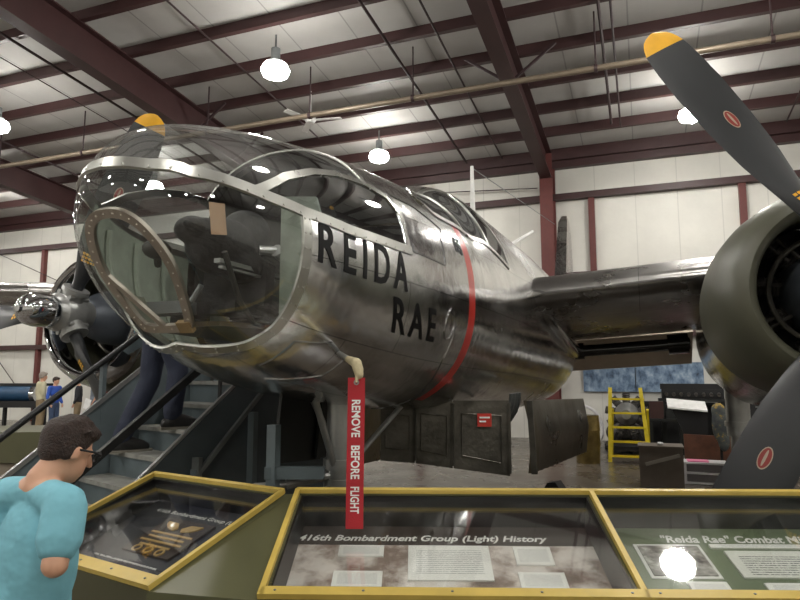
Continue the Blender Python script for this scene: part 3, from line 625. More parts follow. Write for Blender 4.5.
for s, a0 in ((1, -32.2), (-1, 28.1)):
    hx = CX + s * 2.96; hub = (hx, 4.147, HZ)
    mb = MB(); mb.lathe(hub, (0, -1, 0), [(-.26, 0), (-.26, .12), (-.1, .14), (-.08, .17), (.1, .17), (.13, .13), (.17, .12)], 28); pr = mb.build('propeller', GREYL, plane, 40)
    mb = MB(); mb.lathe(hub, (0, -1, 0), [(.15, .135), (.18, .145), (.3, .145), (.37, .132), (.42, .1), (.45, .05), (.455, 0)], 32); mb.lathe(hub, (0, -1, 0), [(.445, .04), (.475, .035), (.48, 0)], 16); mb.build('propeller_dome', CHROME, pr, 40)
    for k in range(3):
        a = a0 + 120 * k; blade(hub, a, pr)
        b = V((math.sin(R(a)), 0, math.cos(R(a)))); mb = MB(); h = V(hub)
        mb.tube([h + b * .1, h + b * .2], .1, 16); mb.tube([h + b * .2, h + b * .24], .115, 16)
        for q in (-1, 1): mb.tube([h + b * .17 + V((0, -.1, 0)) + b.cross(V((0, 1, 0))) * .07 * q, h + b * .17 + V((0, .1, 0)) + b.cross(V((0, 1, 0))) * .07 * q], .02, 8)
        mb.build('blade_clamp', GREYL, pr, 40)
    # nacelle with cowling and engine
    c = V((hx, 0, HZ - .02)); mb = MB()
    def oval_body(st, n=40):
        vs = [V((hx + rx * math.cos(2 * math.pi * j / n), y, zc + rz * math.sin(2 * math.pi * j / n))) for y, rx, rz, zc in st for j in range(n)]
        return vs, [(i * n + j, i * n + (j + 1) % n, (i + 1) * n + (j + 1) % n, (i + 1) * n + j) for i in range(len(st) - 1) for j in range(n)]
    mb.add(*oval_body([(5.85, .64, .66, 2.17), (6.5, .63, .72, 2.12), (7.5, .6, .76, 2.1), (8.5, .55, .72, 2.12), (9.5, .42, .56, 2.2), (10.6, .2, .28, 2.35), (11.0, .02, .03, 2.4)]))
    nac = mb.build('engine_nacelle', ALUP, plane, 60)
    prof = [(5.3, .54), (4.9, .51), (4.55, .485), (4.44, .485), (4.39, .505), (4.38, .535), (4.41, .58), (4.5, .63), (4.7, .682), (5.02, .715), (5.4, .725), (5.75, .71), (6.0, .69), (6.0, .66), (5.8, .66)]
    mb = MB(); mb.lathe(c, (0, 1, 0), prof, 64, mfun=lambda i: 1 if s < 0 and 2 <= i <= 6 else 0); cowl = mb.build('cowling', [OLIVECOWL, CHROME], nac, 50)
    mb = MB()
    if s < 0: mb.prism([(hx - .34, 4.75, HZ + .60), (hx + .34, 4.75, HZ + .60), (hx + .3, 4.72, HZ + .80), (hx - .3, 4.72, HZ + .80)], (0, 1.3, .0)); mb.box((hx, 4.74, HZ + .71), (.5, .05, .12), 1)
    if s < 0: mb.build('air_scoop', [OLIVECOWL, BLACK], nac, 40)
    mb = MB(); mb.lathe(c, (0, -1, 0), [(-5.25, .0), (-5.25, .52)], 40); mb.build('firewall', BLACK, nac, 0)
    mb = MB(); mb.lathe(V((hx, 0, HZ)), (0, 1, 0), [(4.36, .12), (4.42, .17), (4.5, .22), (4.62, .255), (4.85, .27), (5.0, .29), (5.25, .29)], 36); mb.build('crankcase', CRANK, nac, 40)
    cyl = None
    for k in range(9):
        a = 2 * math.pi * k / 9; b = V((math.sin(a), 0, math.cos(a))); y0 = V((hx, 4.98, HZ))
        mb = MB(); pts = []; rs = []
        for q in range(14): pts += [y0 + b * (.26 + .0165 * q)] * 1; rs += [.075 if q % 2 else .06]
        mb.tube(pts, rs, 12); mb.tube([y0 + b * .27 + V((.045, -.12, 0)), y0 + b * .48 + V((.045, -.07, 0))], .014, 6); mb.tube([y0 + b * .27 + V((-.045, -.12, 0)), y0 + b * .48 + V((-.045, -.07, 0))], .014, 6)
        mb.build('engine_cylinder', ENGD, nac, 30)
    mb = MB(); mb.tube([V((hx, 4.8, HZ)) + V((math.sin(a), 0, math.cos(a))) * .36 for a in [2 * math.pi * k / 36 for k in range(37)]], .018, 8); mb.build('ignition_ring', DARKMETAL, nac)
    # main landing gear
    gx = hx - s * .14; mb = MB(); mb.tube([(gx, 8.5, 1.7), (gx, 8.5, .95)], .13, 16); mb.tube([(gx, 8.5, 1.1), (gx, 8.5, .55)], .095, 16); mb.tube([(gx, 8.5, 1.12), (gx, 8.5, 1.06)], .15, 16); mb.tube([(gx, 8.5, .55), (hx + s * .12, 8.5, .55)], .07, 12); lg = mb.build('main_gear', GREYL, plane, 40)
    mb = MB(); mb.lathe((hx + s * .12, 8.5, .55), (1, 0, 0), [(-.12, .3), (-.17, .36), (-.17, .48), (-.1, .55), (.1, .55), (.17, .48), (.17, .36), (.12, .3)], 36); wl = mb.build('wheel', TYRE, lg, 40)
    mb = MB(); mb.lathe((hx + s * .12, 8.5, .55), (1, 0, 0), [(-.1, 0), (-.12, .31), (.12, .31), (.1, 0)], 24); mb.build('wheel_disc', GREYM, lg, 40)
# tail
mb = MB(); pr_ = [(13.6, 3.2), (14.4, 4.6), (14.75, 5.2), (15.1, 5.42), (15.6, 5.4), (15.9, 5.1), (16.05, 3.3)]
for dx in (0,):
    FX = CX + .2
    n = len(pr_); wd = [.13, .11, .1, .06, .06, .07, .1]
    vs = [V((FX - w_, y, z)) for (y, z), w_ in zip(pr_, wd)] + [V((FX + w_, y, z)) for (y, z), w_ in zip(pr_, wd)]
    mb.add(vs, [tuple(range(n)), tuple(range(2 * n - 1, n - 1, -1))] + [(i, i + n, (i + 1) % n + n, (i + 1) % n) for i in range(n)])
mb.build('tail_fin', ALU, plane, 30, lambda p: (p.y, p.z))
for s in (1, -1):
    mb = MB(); vs = []
    for dx, y0, c_ in ((.05, 14.2, 1.7), (2.9, 14.7, 1.0)):
        vs += [V((CX + s * dx, y0 + a * c_, 3.3 + dx * .16 + b)) for a, b in ((0, 0), (.2, .08), (.6, .07), (1, 0), (.6, -.07), (.2, -.08))]
    mb.add(vs, [(i, (i + 1) % 6, 6 + (i + 1) % 6, 6 + i) for i in range(6)] + [tuple(range(6, 12))]); mb.build('tailplane', ALUW, plane, 50, lambda p: (p.x, p.y))
# masts
mb = MB(); mb.tube([(CX, 7.1, 3.38), (CX, 7.08, 4.12)], [.035, .02], 10); mb.build('antenna_mast', WHITE, plane)
mb = MB(); mb.tube([(CX + .05, 8.6, 3.4), (CX + .3, 9.6, 3.85)], [.03, .022], 10); mb.build('pitot_mast', WHITE, plane)
mb = MB(); mb.tube([(CX, 7.08, 4.1), (CX, 14.9, 5.2)], .006, 6); mb.build('aerial_wire', GREYM, plane)
# nose landing gear under the belly
gx = CX
mb = MB(); mb.tube([(gx, 3.64, 1.52), (gx, 3.64, .95)], .085, 18); mb.tube([(gx, 3.64, 1.05), (gx, 3.64, .55)], .06, 16); mb.tube([(gx, 3.64, 1.14), (gx, 3.64, 1.08)], .105, 18); mb.tube([(gx, 3.64, 1.02), (gx, 3.64, .96)], .1, 18); ng = mb.build('nose_gear', GREYL, plane, 40)
mb = MB(); mb.tube([(gx, 3.64, .93), (gx, 3.64, .9)], .1, 18); mb.build('red_collar', STRIPE, ng)
for a, b in (((gx + .0, 3.3, 1.52), (gx, 3.56, 1.1)), ((gx + .18, 4.3, 1.46), (gx + .02, 3.72, 1.08)), ((gx - .2, 3.64, 1.5), (gx - .04, 3.64, 1.2))):
    mb = MB(); mb.tube([a, b], .02, 10); mb.build('gear_brace', GREYL, ng)
mb = MB(); mb.tube([(gx - .02, 3.6, 1.05), (gx - .25, 3.42, 1.0)], .03, 10); mb.tube([(gx - .25, 3.42, 1.0), (gx - .4, 3.3, 1.0)], .018, 10); mb.build('steering_damper', GREYL, ng)
for q in (-1, 1):
    mb = MB(); mb.bar((gx + q * .13, 3.64, .9), (gx + q * .13, 3.72, .38), .03, .06); mb.build('fork_arm', GREYM, ng)
mb = MB(); mb.bar((gx - .15, 3.64, .9), (gx + .15, 3.64, .9), .08, .06); mb.build('fork_crown', GREYM, ng)
mb = MB(); mb.lathe((gx, 3.72, .38), (1, 0, 0), [(-.07, .2), (-.11, .25), (-.11, .32), (-.06, .38), (.06, .38), (.11, .32), (.11, .25), (.07, .2)], 32); mb.build('nose_wheel', TYRE, ng, 40)
mb = MB(); mb.lathe((gx, 3.72, .38), (1, 0, 0), [(-.13, 0), (-.08, .21), (.08, .21), (.13, 0)], 20); mb.build('wheel_disc', GREYM, ng, 40)
for q in (1, -1):
    mb = MB(); mb.prism([(gx + q * .3, 3.4, 1.53), (gx + q * .3, 3.98, 1.5), (gx + q * .34, 3.98, 1.08), (gx + q * .34, 3.4, 1.12)] if q < 0 else [(gx - .26, 3.85, 1.48), (gx - .26, 4.45, 1.46), (gx - .3, 4.45, 1.1), (gx - .3, 3.85, 1.1)], (.02, 0, 0)); mb.build('nose_gear_door', INDARK, plane, 0)
# bomb bay: three hanging forward panels, the open near door, hoops behind it
A, B = V((CX - .14, 4.62, 0)), V((CX + .80, 5.0, 0))
cuts = [0, .27, .56, 1.0]; zb_ = [1.0, .98, .94, .88]
for i in range(3):
    a = A.lerp(B, cuts[i] + .004); b = A.lerp(B, cuts[i + 1] - .004)
    mb = MB(); mb.prism([a + V((0, 0, zb_[i])), b + V((0, 0, zb_[i + 1])), b + V((0, 0, 1.46)), a + V((0, 0, 1.46))], (-.01, .03, 0)); bp_ = mb.build('bay_front_panel', DARKMETAL, plane, 0)
    mb = MB(); q0 = a.lerp(b, .15); q1 = a.lerp(b, .85); d_ = V((.006, -.018, 0))
    mb.tube([q0 + V((0, 0, 1.36)) + d_, q1 + V((0, 0, 1.34)) + d_, q1 + V((0, 0, zb_[i + 1] + .1)) + d_, q0 + V((0, 0, zb_[i] + .1)) + d_, q0 + V((0, 0, 1.36)) + d_], .006, 6); mb.build('pressed_rib', DARKMETAL, bp_)
    mb = MB(); e = b + V((.004, -.012, 0)); mb.bar(e + V((0, 0, zb_[i + 1] + .02)), e + V((0, 0, 1.44)), .02, .02); mb.build('panel_edge', DARKMETAL, bp_)
pl = A.lerp(B, .8) + V((.012, -.03, 1.31)); dd_ = (B - A).normalized()
mb = MB(); mb.bar(pl - dd_ * .055, pl + dd_ * .055, .008, .1); pc = mb.build('red_placard', STRIPE, plane, 0)
for k in range(2):
    mb = MB(); o_ = V((.004, -.008, .02 - .03 * k)); mb.bar(pl - dd_ * .04 + o_, pl + dd_ * (.04 - .03 * k) + o_, .006, .012); mb.build('placard_line', INKW, pc, 0)
CORR = aluminium('corrugated_door_skin', (120, 112, 96), .3, seams=False)
mb = MB(); P0, P1 = V((CX + .80, 5.8, 1.43)), V((CX + 1.0, 9.2, 1.34)); Q0, Q1 = V((CX + .83, 5.8, .79)), V((CX + 1.02, 9.2, .62)); n = 26
for i in range(n + 1):
    t = i / n; a = P0.lerp(P1, t); b = Q0.lerp(Q1, t); w_ = V((.022 if i % 2 else 0, 0, 0)); mid = a.lerp(b, .5) + V((.05, 0, 0))
    mb.v += [a + w_, mid + w_, b + w_, b - V((.03, 0, 0)), mid - V((.03, 0, 0)), a - V((.03, 0, 0))]
mb.f = [[i * 6 + j, i * 6 + (j + 1) % 6, i * 6 + 6 + (j + 1) % 6, i * 6 + 6 + j] for i in range(n) for j in range(6)] + [list(range(6)), list(range(6 * n, 6 * n + 6))]; mb.m = [0] * len(mb.f)
mb.build('bomb_bay_door', CORR, plane, 20)
mb = MB(); mb.bar(P0 + V((.03, -.02, 0)), Q0 + V((.03, -.02, 0)), .05, .05, (0, 1, 0)); mb.build('door_edge', DARKMETAL, plane, 20)
mb = MB(); mb.prism([(CX - .8, 5.8, 1.43), (CX - .98, 9.2, 1.34), (CX - 1.0, 9.2, .62), (CX - .83, 5.8, .79)], (-.03, 0, 0)); mb.build('bomb_bay_door', CORR, plane, 0)
for k in range(4):
    y = 5.5 + .13 * k; mb = MB(); mb.tube([(CX + .72 * math.cos(R(a)), y + .1 * math.sin(R(a)), 1.5 - .5 * abs(math.sin(R(a))) if a else 1.5) for a in range(0, 61, 10)], .018, 8); mb.build('bay_hoop', GREYM, plane)
mb = MB(); mb.tube([(CX + .6, 5.5, 1.4), (CX + .62, 5.52, 1.15), (CX + .5, 5.6, 1.05)], .03, 8); mb.tube([(CX + .45, 5.45, 1.4), (CX + .5, 5.5, 1.1)], .02, 8); mb.build('bay_hose', BLACK, plane)
# ------------------------------------------------------------------ display cases in front of the airplane
def display_case(label, A, e, width, floor_in, art, near_band=.045):
    """sloping glazed case: A is the far left corner, e runs along the far edge; returns a placing function and the board"""
    A = V(A); e = V((e[0], e[1], 0)).normalized(); g = V((e.y, -e.x, 0)); v = (g * .72 + V((0, 0, -.25))).normalized(); n = e.cross(v); n = n if n.z > 0 else -n; D = .7622
    P = lambda a, b, o=0: A + e * a + v * b + n * o
    r = thing('display_case', P(width / 2, D / 2, 0) * 1, label, 'display case'); r.location.z = 0
    F = lambda a, b, z: V((P(a, b).x, P(a, b).y, z))
    mb = MB(); t = .02
    for a, b in (((0, 0), (width, 0)), ((width, 0), (width, D)), ((width, D), (0, D)), ((0, D), (0, 0))):
        p, q = P(*a, -.01), P(*b, -.01); c_ = (P(width / 2, D / 2) - (p + q) / 2); c_.z = 0; c_.normalize()
        p2, q2 = p - n * (floor_in + .05), q - n * (floor_in + .05); mb.prism([p, q, q2, p2], c_ * t); mb.prism([p2, q2, V((q2.x, q2.y, 0)), V((p2.x, p2.y, 0))], c_ * t)
    body = mb.build('body', OLIVE, r, 0)
    mb = MB(); w = .022
    for a, b in (((-.004, 0), (width + .004, 0)), ((0, 0), (0, D)), ((width, 0), (width, D))): mb.bar(P(*a, .004), P(*b, .004), w, w, n)
    mb.bar(P(-.004, D - near_band / 2, .004), P(width + .004, D - near_band / 2, .004), near_band, w, n); mb.build('top_frame', YEL, r, 0)
    for i in range(5): mb = MB(); mb.ball(P(.05 + (width - .1) * i / 4, D - near_band / 2, .016), .006, 8, sc=(1, 1, .5)); mb.build('frame_screw', GREYM, r)
    mb = MB(); o = -floor_in - .02
    for a, b in (((.02, .02), (width - .02, .02)), ((width - .02, .02), (width - .02, D - .02)), ((width - .02, D - .02), (.02, D - .02)), ((.02, D - .02), (.02, .02))):
        mb.prism([P(*a, -.012), P(*b, -.012), P(*b, o), P(*a, o)], (P(width / 2, D / 2) - (P(*a) + P(*b)) / 2).normalized() * .008)
    mb.build('lining', CASEBLACK, r, 0)
    mb = MB(); mb.prism([P(.02, .03, o), P(width - .02, .03, o), P(width - .02, D - .02, o), P(.02, D - .02, o)], n * .02)
    bd = mb.build('board', art, r, 0, lambda p: ((p - A).dot(e) / .8, (p - A).dot(v) / .8))
    mb = MB(); mb.prism([P(.02, .02, -.042), P(width - .02, .02, -.042), P(width - .02, D - near_band, .002), P(.02, D - near_band, .002)], n * .005); mb.build('glass_cover', CASEGLASS, r, 0)
    Q = lambda a, b, h=0: P(a, b, -floor_in + h)
    def card(name, a0, a1, b0, b1, m, h=.004, lab=None):
        mb = MB(); mb.prism([Q(a0, b1), Q(a1, b1), Q(a1, b0), Q(a0, b0)], n * h)
        o_ = mb.build(name, m, bd, 0, lambda p: (((p - A).dot(e) - a0) / (a1 - a0), 1 - ((p - A).dot(v) - b0) / (b1 - b0)))
        if lab: o_['label'] = lab
        return o_
    def text(s, a0, a1, b0, b1, m=INKW, shear=0., bold=.0, h=.003, name='title_lettering'):
        return text_obj(name, s, lambda u, w_: Q(a0 + (a1 - a0) * u, b1 + (b0 - b1) * w_, h), m, bd, 0, bold, shear)
    return r, Q, bd, card, text
eC = (.943, .333)
mr, Q, bd, card, text = display_case('olive display case with yellow edges and the group history board, centre of the three', (-1.576, 2.751, 1.1), eC, 1.40, .17, SEPIA)
text('416th Bombardment Group (Light) History', .02, 1.175, .103, .165, shear=.25, bold=.028)
mb = MB(); mb.prism([Q(.02, .178, 0), Q(1.38, .178, 0), Q(1.38, .03, 0), Q(.02, .03, 0)], (0, 0, .0015)); mb.build('dark_heading_band', clouds('dark_heading_print', [(.3, (40, 34, 32)), (.7, (86, 74, 68))], 2.5), bd, 0)
for a in ((.22, .423, .19, .27), (.533, .895, .19, .433), (1.005, 1.17, .195, .325), (.216, .425, .376, .478), (1.0, 1.195, .378, .485)): card('paper', *a, PAPER, .008)
o_ = V((-.256, 3.217, 1.1)); rr, Q, bd, card, text = display_case('olive display case at the right edge with the combat missions board', o_, eC, 1.45, .17, GREENP)
text('"Reida Rae" Combat Missions', .30, 1.10, .09, .15, shear=.2, bold=.028)
card('crew_photograph', .17, .438, .18, .39, PHOTO, .008, 'black and white photograph of a standing crew'); mb = MB(); mb.prism([Q(.155, .405, .001), Q(.453, .405, .001), Q(.453, .165, .001), Q(.155, .165, .001)], (0, 0, .003)); mb.build('photograph_mount', PAPERW, bd, 0)
card('heading_strip', .495, 1.02, .165, .192, PAPER, .008); card('mission_table', .54, .98, .215, .40, PAPERT, .008); card('paper', .29, .45, .43, .52, PAPER, .008); card('paper', .6, .85, .435, .52, PAPER, .008)
eL = (.975, -.22); AL = V((-1.63, 2.703, 1.1)) - V((.975, -.22, 0)) * .99
lr, Q, bd, card, text = display_case('olive display case with dark plaque board beside the boy', AL, eL, .99, .14, NAVYP, .06)
text('416th Bombardment Group (Light)', .13, .80, .10, .138, bold=.015)
pq = card('plaque', .31, .66, .17, .455, PLAQUE, .012, 'dark brown plaque with gold relief')
mb = MB()   # winged emblem and rows of raised lettering in gold
cx_, cy_ = .485, .245
for s in (1, -1):
    mb.prism([Q(cx_ + s * .015, cy_, .012), Q(cx_ + s * .05, cy_ - .035, .012), Q(cx_ + s * .13, cy_ - .04, .012), Q(cx_ + s * .115, cy_ - .012, .012), Q(cx_ + s * .08, cy_ + .012, .012), Q(cx_ + s * .03, cy_ + .022, .012)], Q(0, 0, .006) - Q(0, 0, 0))
emb = mb.build('winged_emblem', GOLD, bd, 0)
for k, wd in enumerate((.3, .26, .3, .22)):
    card('relief_line', .485 - wd / 2, .485 + wd / 2, .29 + .033 * k, .302 + .033 * k, GOLD, .016)
for k in range(3):
    mb = MB(); c = Q(.40 + .085 * k, .43, .012); mb.lathe(c, (Q(0, 0, 1) - Q(0, 0, 0)), [(0, .026), (.006, .026), (.006, .018), (0, .018)], 16); mb.build('relief_roundel', GOLD, bd)
for k in range(3): card('caption_line', .12, .72 - .04 * k, .50 + .036 * k, .522 + .036 * k, printed('caption_print' + str(k), (42, 42, 54), (225, 225, 225), 1, -.1, 1.1), .003)
mb = MB(); top = [V((-1.63, 2.703, 1.088)), V((-1.586, 2.748, 1.088)), V((-1.343, 2.062, .842)), V((-1.785, 1.996, .842))]
mb.prism(top, (0, 0, -.03)); bot = [V((p.x, p.y, 0)) for p in top]
mb.add([p - V((0, 0, .03)) for p in top] + bot, [(0, 1, 5, 4), (1, 2, 6, 5), (2, 3, 7, 6), (3, 0, 4, 7)])
tag(mb.build('filler_cabinet', OLIVE, None, 0), 'plain olive wedge shaped cabinet joining the left and centre display cases', 'cabinet')
# the case on the far left behind the stairs, seen from its back
mb = MB(); mb.prism([(-7.4, 4.35, .80), (-4.95, 4.45, .84), (-4.95, 4.45, 1.14), (-7.4, 4.35, 1.06)], (-.1, .65, .02)); ob = mb.build('barrier_case', OLIVE, None, 0)
r = thing('low_barrier', (-6.1, 4.7, 0), 'low olive painted barrier on a pale base at the far left', 'barrier'); ob.name = 'barrier_panel'; put(ob, r)
mb = MB(); mb.prism([(-7.35, 4.42, 0), (-5.0, 4.52, 0), (-5.0, 4.52, .82), (-7.35, 4.42, .79)], (-.08, .5, 0)); mb.build('base', mat('pale_base', (150, 140, 124), .6), r, 0)
# ------------------------------------------------------------------ remove before flight ribbon
r = thing('warning_ribbon', (-1.156, 2.50, 1.6), 'red cloth ribbon reading remove before flight hanging below the nose', 'ribbon')
rx = cw(1, 0, 0).normalized(); rf = cw(0, 1, 0).normalized(); rc = V((-1.156, 2.502, 0)); zt, zb = 1.643, 1.012
mb = MB(); n = 24; hw = .037
wob = lambda t: .004 * math.sin(7 * t) ; skew = lambda t: -.004 * t
for i in range(n + 1):
    t = i / n; c = rc + V((0, 0, zt + (zb - zt) * t)) + rf * wob(t) + rx * skew(t)
    mb.v += [c - rx * hw, c + rx * hw, c + rx * hw + rf * .003, c - rx * hw + rf * .003]
mb.f = [[i * 4 + j, i * 4 + (j + 1) % 4, i * 4 + 4 + (j + 1) % 4, i * 4 + 4 + j] for i in range(n) for j in range(4)] + [[0, 1, 2, 3], [4 * n, 4 * n + 1, 4 * n + 2, 4 * n + 3]]; mb.m = [0] * len(mb.f)
rb = mb.build('ribbon', RED, r, 40)
def rib(u, w_, t0=0, t1=1):
    t = t0 + (t1 - t0) * u; return rc + V((0, 0, zt + (zb - zt) * t)) + rf * (wob(t) - .0025) + rx * (skew(t) - .019 + .038 * w_)
for s_, a, b in (('REMOVE', .15, .40), ('BEFORE', .455, .675), ('FLIGHT', .725, .90)): text_obj('white_lettering', s_, lambda u, w_, a=a, b=b: rib(u, w_, a, b), INKW, rb, 3, bold=.025)
mb = MB(); mb.lathe(rc + V((0, 0, zt - .02)) - rf * .002, -rf, [(0, .012), (.003, .012), (.003, .006), (0, .006)], 14); mb.build('grommet', GREYL, rb)
tip = rc + V((0, 0, 1.70)); root = S(2.72, R(-44))
mb = MB(); mb.tube([tip, rc + V((0, 0, zt - .02)) - rf * .01], .006, 8); mb.build('cord', CLOTHTAN, r)
me = blobs([('c', root.lerp(tip, .55), tip + V((0, 0, .005)), .016, .024), ('c', tip, tip - V((0, 0, .045)) + rx * .012, .024, .02), ('c', tip - V((0, 0, .02)) + rx * .012, tip - V((0, 0, .06)) + rx * .004, .02, .009)], .006, 3); me.materials.append(CLOTHTAN); cv = mesh_obj('cloth_cover', me, r, 180)
mb = MB(); mb.tube([root - (tip - root).normalized() * .03, root.lerp(tip, .8)], .014, 12); mb.build('drain_probe', GREYL, plane)
# ------------------------------------------------------------------ boarding stairs
sd = V((.657, .754)).normalized(); lp = V((-sd.y, sd.x))
def ST(k, side, z=0): # k treads up, side metres across towards the far rail, z above the tread nose
    x = -1.76 + .14 * k + lp.x * side; d = 4.2 + .16 * k + lp.y * side; return cw(x, d, .93 + .17 * k + z)
stair = thing('boarding_stairs', ST(0, .37, -.93), 'blue grey steel boarding stairs with black handrails leading up beside the nose', 'stairs')
along = (ST(1, 0) - ST(0, 0)); along.z = 0; run = along.length; along.normalize(); across = (ST(0, 1) - ST(0, 0)); W_ = .76
K0, K1 = -5, 5
for k in range(K0, K1 + 1):
    rot = M.Rotation(math.atan2(across.y, across.x), 3, 'Z'); c = ST(k, W_ / 2) + along * (.115)
    deep = .25 if k < K1 else .9
    mb = MB(); mb.box(ST(k, W_ / 2) + along * (deep / 2 - .01) - V((0, 0, .015)), (W_ - .04, deep, .03), rot=rot); tr = mb.build('tread', TREAD, stair, 0)
    mb = MB(); mb.box(ST(k, W_ / 2) + along * .012 - V((0, 0, .10)), (W_ - .04, .012, .145), rot=rot); mb.build('riser', STAIR, tr, 0)
mb = MB(); e = across * .02
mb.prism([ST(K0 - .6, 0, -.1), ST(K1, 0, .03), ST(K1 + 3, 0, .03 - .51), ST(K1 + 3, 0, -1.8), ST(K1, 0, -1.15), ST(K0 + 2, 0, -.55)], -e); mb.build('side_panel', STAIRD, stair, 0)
mb = MB(); mb.bar(ST(K0 - .6, -.01, -.08), ST(K1, -.01, .05), .03, .02); mb.build('edge_strip', GREYL, stair, 0)
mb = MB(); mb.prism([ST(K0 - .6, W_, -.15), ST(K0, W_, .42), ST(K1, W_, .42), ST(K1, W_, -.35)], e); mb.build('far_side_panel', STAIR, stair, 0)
mb = MB(); mb.bar(ST(K0, W_ - .005, .43), ST(K1, W_ - .005, .43), .035, .03); mb.build('edge_strip', GREYL, stair, 0)
mb = MB(); mb.tube([ST(K0, W_, .72), ST(K1, W_, .72), ST(K1 + 3, W_, .72 - .51)], .024, 12); mb.build('handrail', RAIL, stair)
for k in (-3.5, .7, 4.6):
    mb = MB(); mb.bar(ST(k, W_ + .02, -.1), ST(k, W_ + .02, .72), .035, .035); mb.build('rail_post', STAIR, stair, 0)
mb = MB(); mb.bar(ST(K0, .02, .37), ST(3.2, .02, .37), .045, .05); mb.build('handrail', RAIL, stair, 0)
for k in (-3, 3.15):
    mb = MB(); mb.bar(ST(k, .015, -.1), ST(k, .015, .37), .02, .02); mb.build('rail_post', RAIL, stair, 0)
q0, q1 = ST(1.0, -.30, -.42), ST(5.2, -.30, -.02)
mb = MB(); mb.bar(ST(-.3, -.06, -.47), ST(5, -.06, -.18), .03, .03); mb.build('brace_bar', GREYM, stair, 0)
mb = MB(); mb.bar(ST(2.2, -.045, -.55), ST(2.2, -.045, -.22), .04, .06); mb.build('bracket', GREYM, stair, 0)
for k, sdd in ((4.4, -.03), (4.4, W_), (2.2, -.03)):
    a = ST(k, sdd, -.3); mb = MB(); mb.bar((a.x, a.y, 0), a, .06, .06); mb.build('support_leg', STAIR, stair, 0)
a, b = ST(4.4, -.1, -.3), ST(4.4, -1.25, -.1)
mb = MB(); mb.bar(cw(-.755, 3.85, 0), cw(-.755, 3.85, 1.36), .06, .06); mb.build('support_leg', STAIR, stair, 0)
mb = MB(); mb.bar(cw(-.80, 3.85, 1.08), cw(-.45, 3.85, 1.08), .06, .07); mb.build('cross_beam', STAIR, stair, 0)
# ------------------------------------------------------------------ people
def frame(o, f):   # local (right, forward, up) -> world, f = heading vector
    f = V((f[0], f[1], 0)).normalized(); r_ = V((f.y, -f.x, 0)); o = V(o)
    return lambda x, y, z: o + r_ * x + f * y + V((0, 0, z))
def hand(w, d, up, s=1.0):
    """five fingers, slightly curled; w wrist, d pointing direction, up = back of the hand"""
    d = V(d).normalized(); up = V(up); up = (up - d * up.dot(d)).normalized(); sd_ = d.cross(up); it = [('c', w, w + d * .045 * s, .021 * s, .026 * s)]
    for i, L in enumerate((.062, .072, .068, .052)):
        b = w + d * .06 * s + sd_ * (i - 1.5) * .018 * s; m_ = b + d * L * .5 * s - up * .008 * s; t_ = m_ + d * L * .42 * s - up * .026 * s
        it += [('c', w + d * .02 * s + sd_ * (i - 1.5) * .012 * s, b, .014 * s, .011 * s), ('c', b, m_, .0105 * s, .0095 * s), ('c', m_, t_, .0095 * s, .008 * s)]
    b = w + d * .02 * s + sd_ * -.028 * s; it += [('c', b, b + d * .03 * s - sd_ * .022 * s - up * .01 * s, .012 * s, .011 * s), ('c', b + d * .03 * s - sd_ * .022 * s - up * .01 * s, b + d * .058 * s - sd_ * .018 * s - up * .022 * s, .0105 * s, .009 * s)]
    return it
def head_items(H, s):
    """H maps local head coordinates (right, forward, up) about the skull centre"""
    rt = M((H(1, 0, 0) - H(0, 0, 0), H(0, 1, 0) - H(0, 0, 0), H(0, 0, 1) - H(0, 0, 0))).transposed()
    return [('e', H(0, -.012 * s, .015 * s), (.073 * s, .093 * s, .09 * s), rt), ('e', H(0, .028 * s, -.05 * s), (.056 * s, .062 * s, .07 * s), rt), ('e', H(0, .05 * s, -.092 * s), (.03 * s, .03 * s, .024 * s), rt),
            ('c', H(0, .088 * s, .008 * s), H(0, .108 * s, -.03 * s), .009 * s, .014 * s), ('c', H(-.02 * s, .08 * s, -.066 * s), H(.02 * s, .08 * s, -.066 * s), .009 * s, .009 * s),
            ('e', H(.074 * s, -.004 * s, -.012 * s), (.009 * s, .02 * s, .032 * s), rt), ('e', H(-.074 * s, -.004 * s, -.012 * s), (.009 * s, .02 * s, .032 * s), rt),
            ('e', H(.032 * s, .073 * s, .012 * s), (.017 * s, .014 * s, .01 * s), rt), ('e', H(-.032 * s, .073 * s, .012 * s), (.017 * s, .014 * s, .01 * s), rt)]
def headframe(c, f, pitch):
    f = V((f[0], f[1], 0)).normalized(); r_ = V((f.y, -f.x, 0)); q = M.Rotation(R(-pitch), 3, r_); ff = q @ f; uu = q @ V((0, 0, 1)); c = V(c)
    return lambda x, y, z: c + r_ * x + ff * y + uu * z
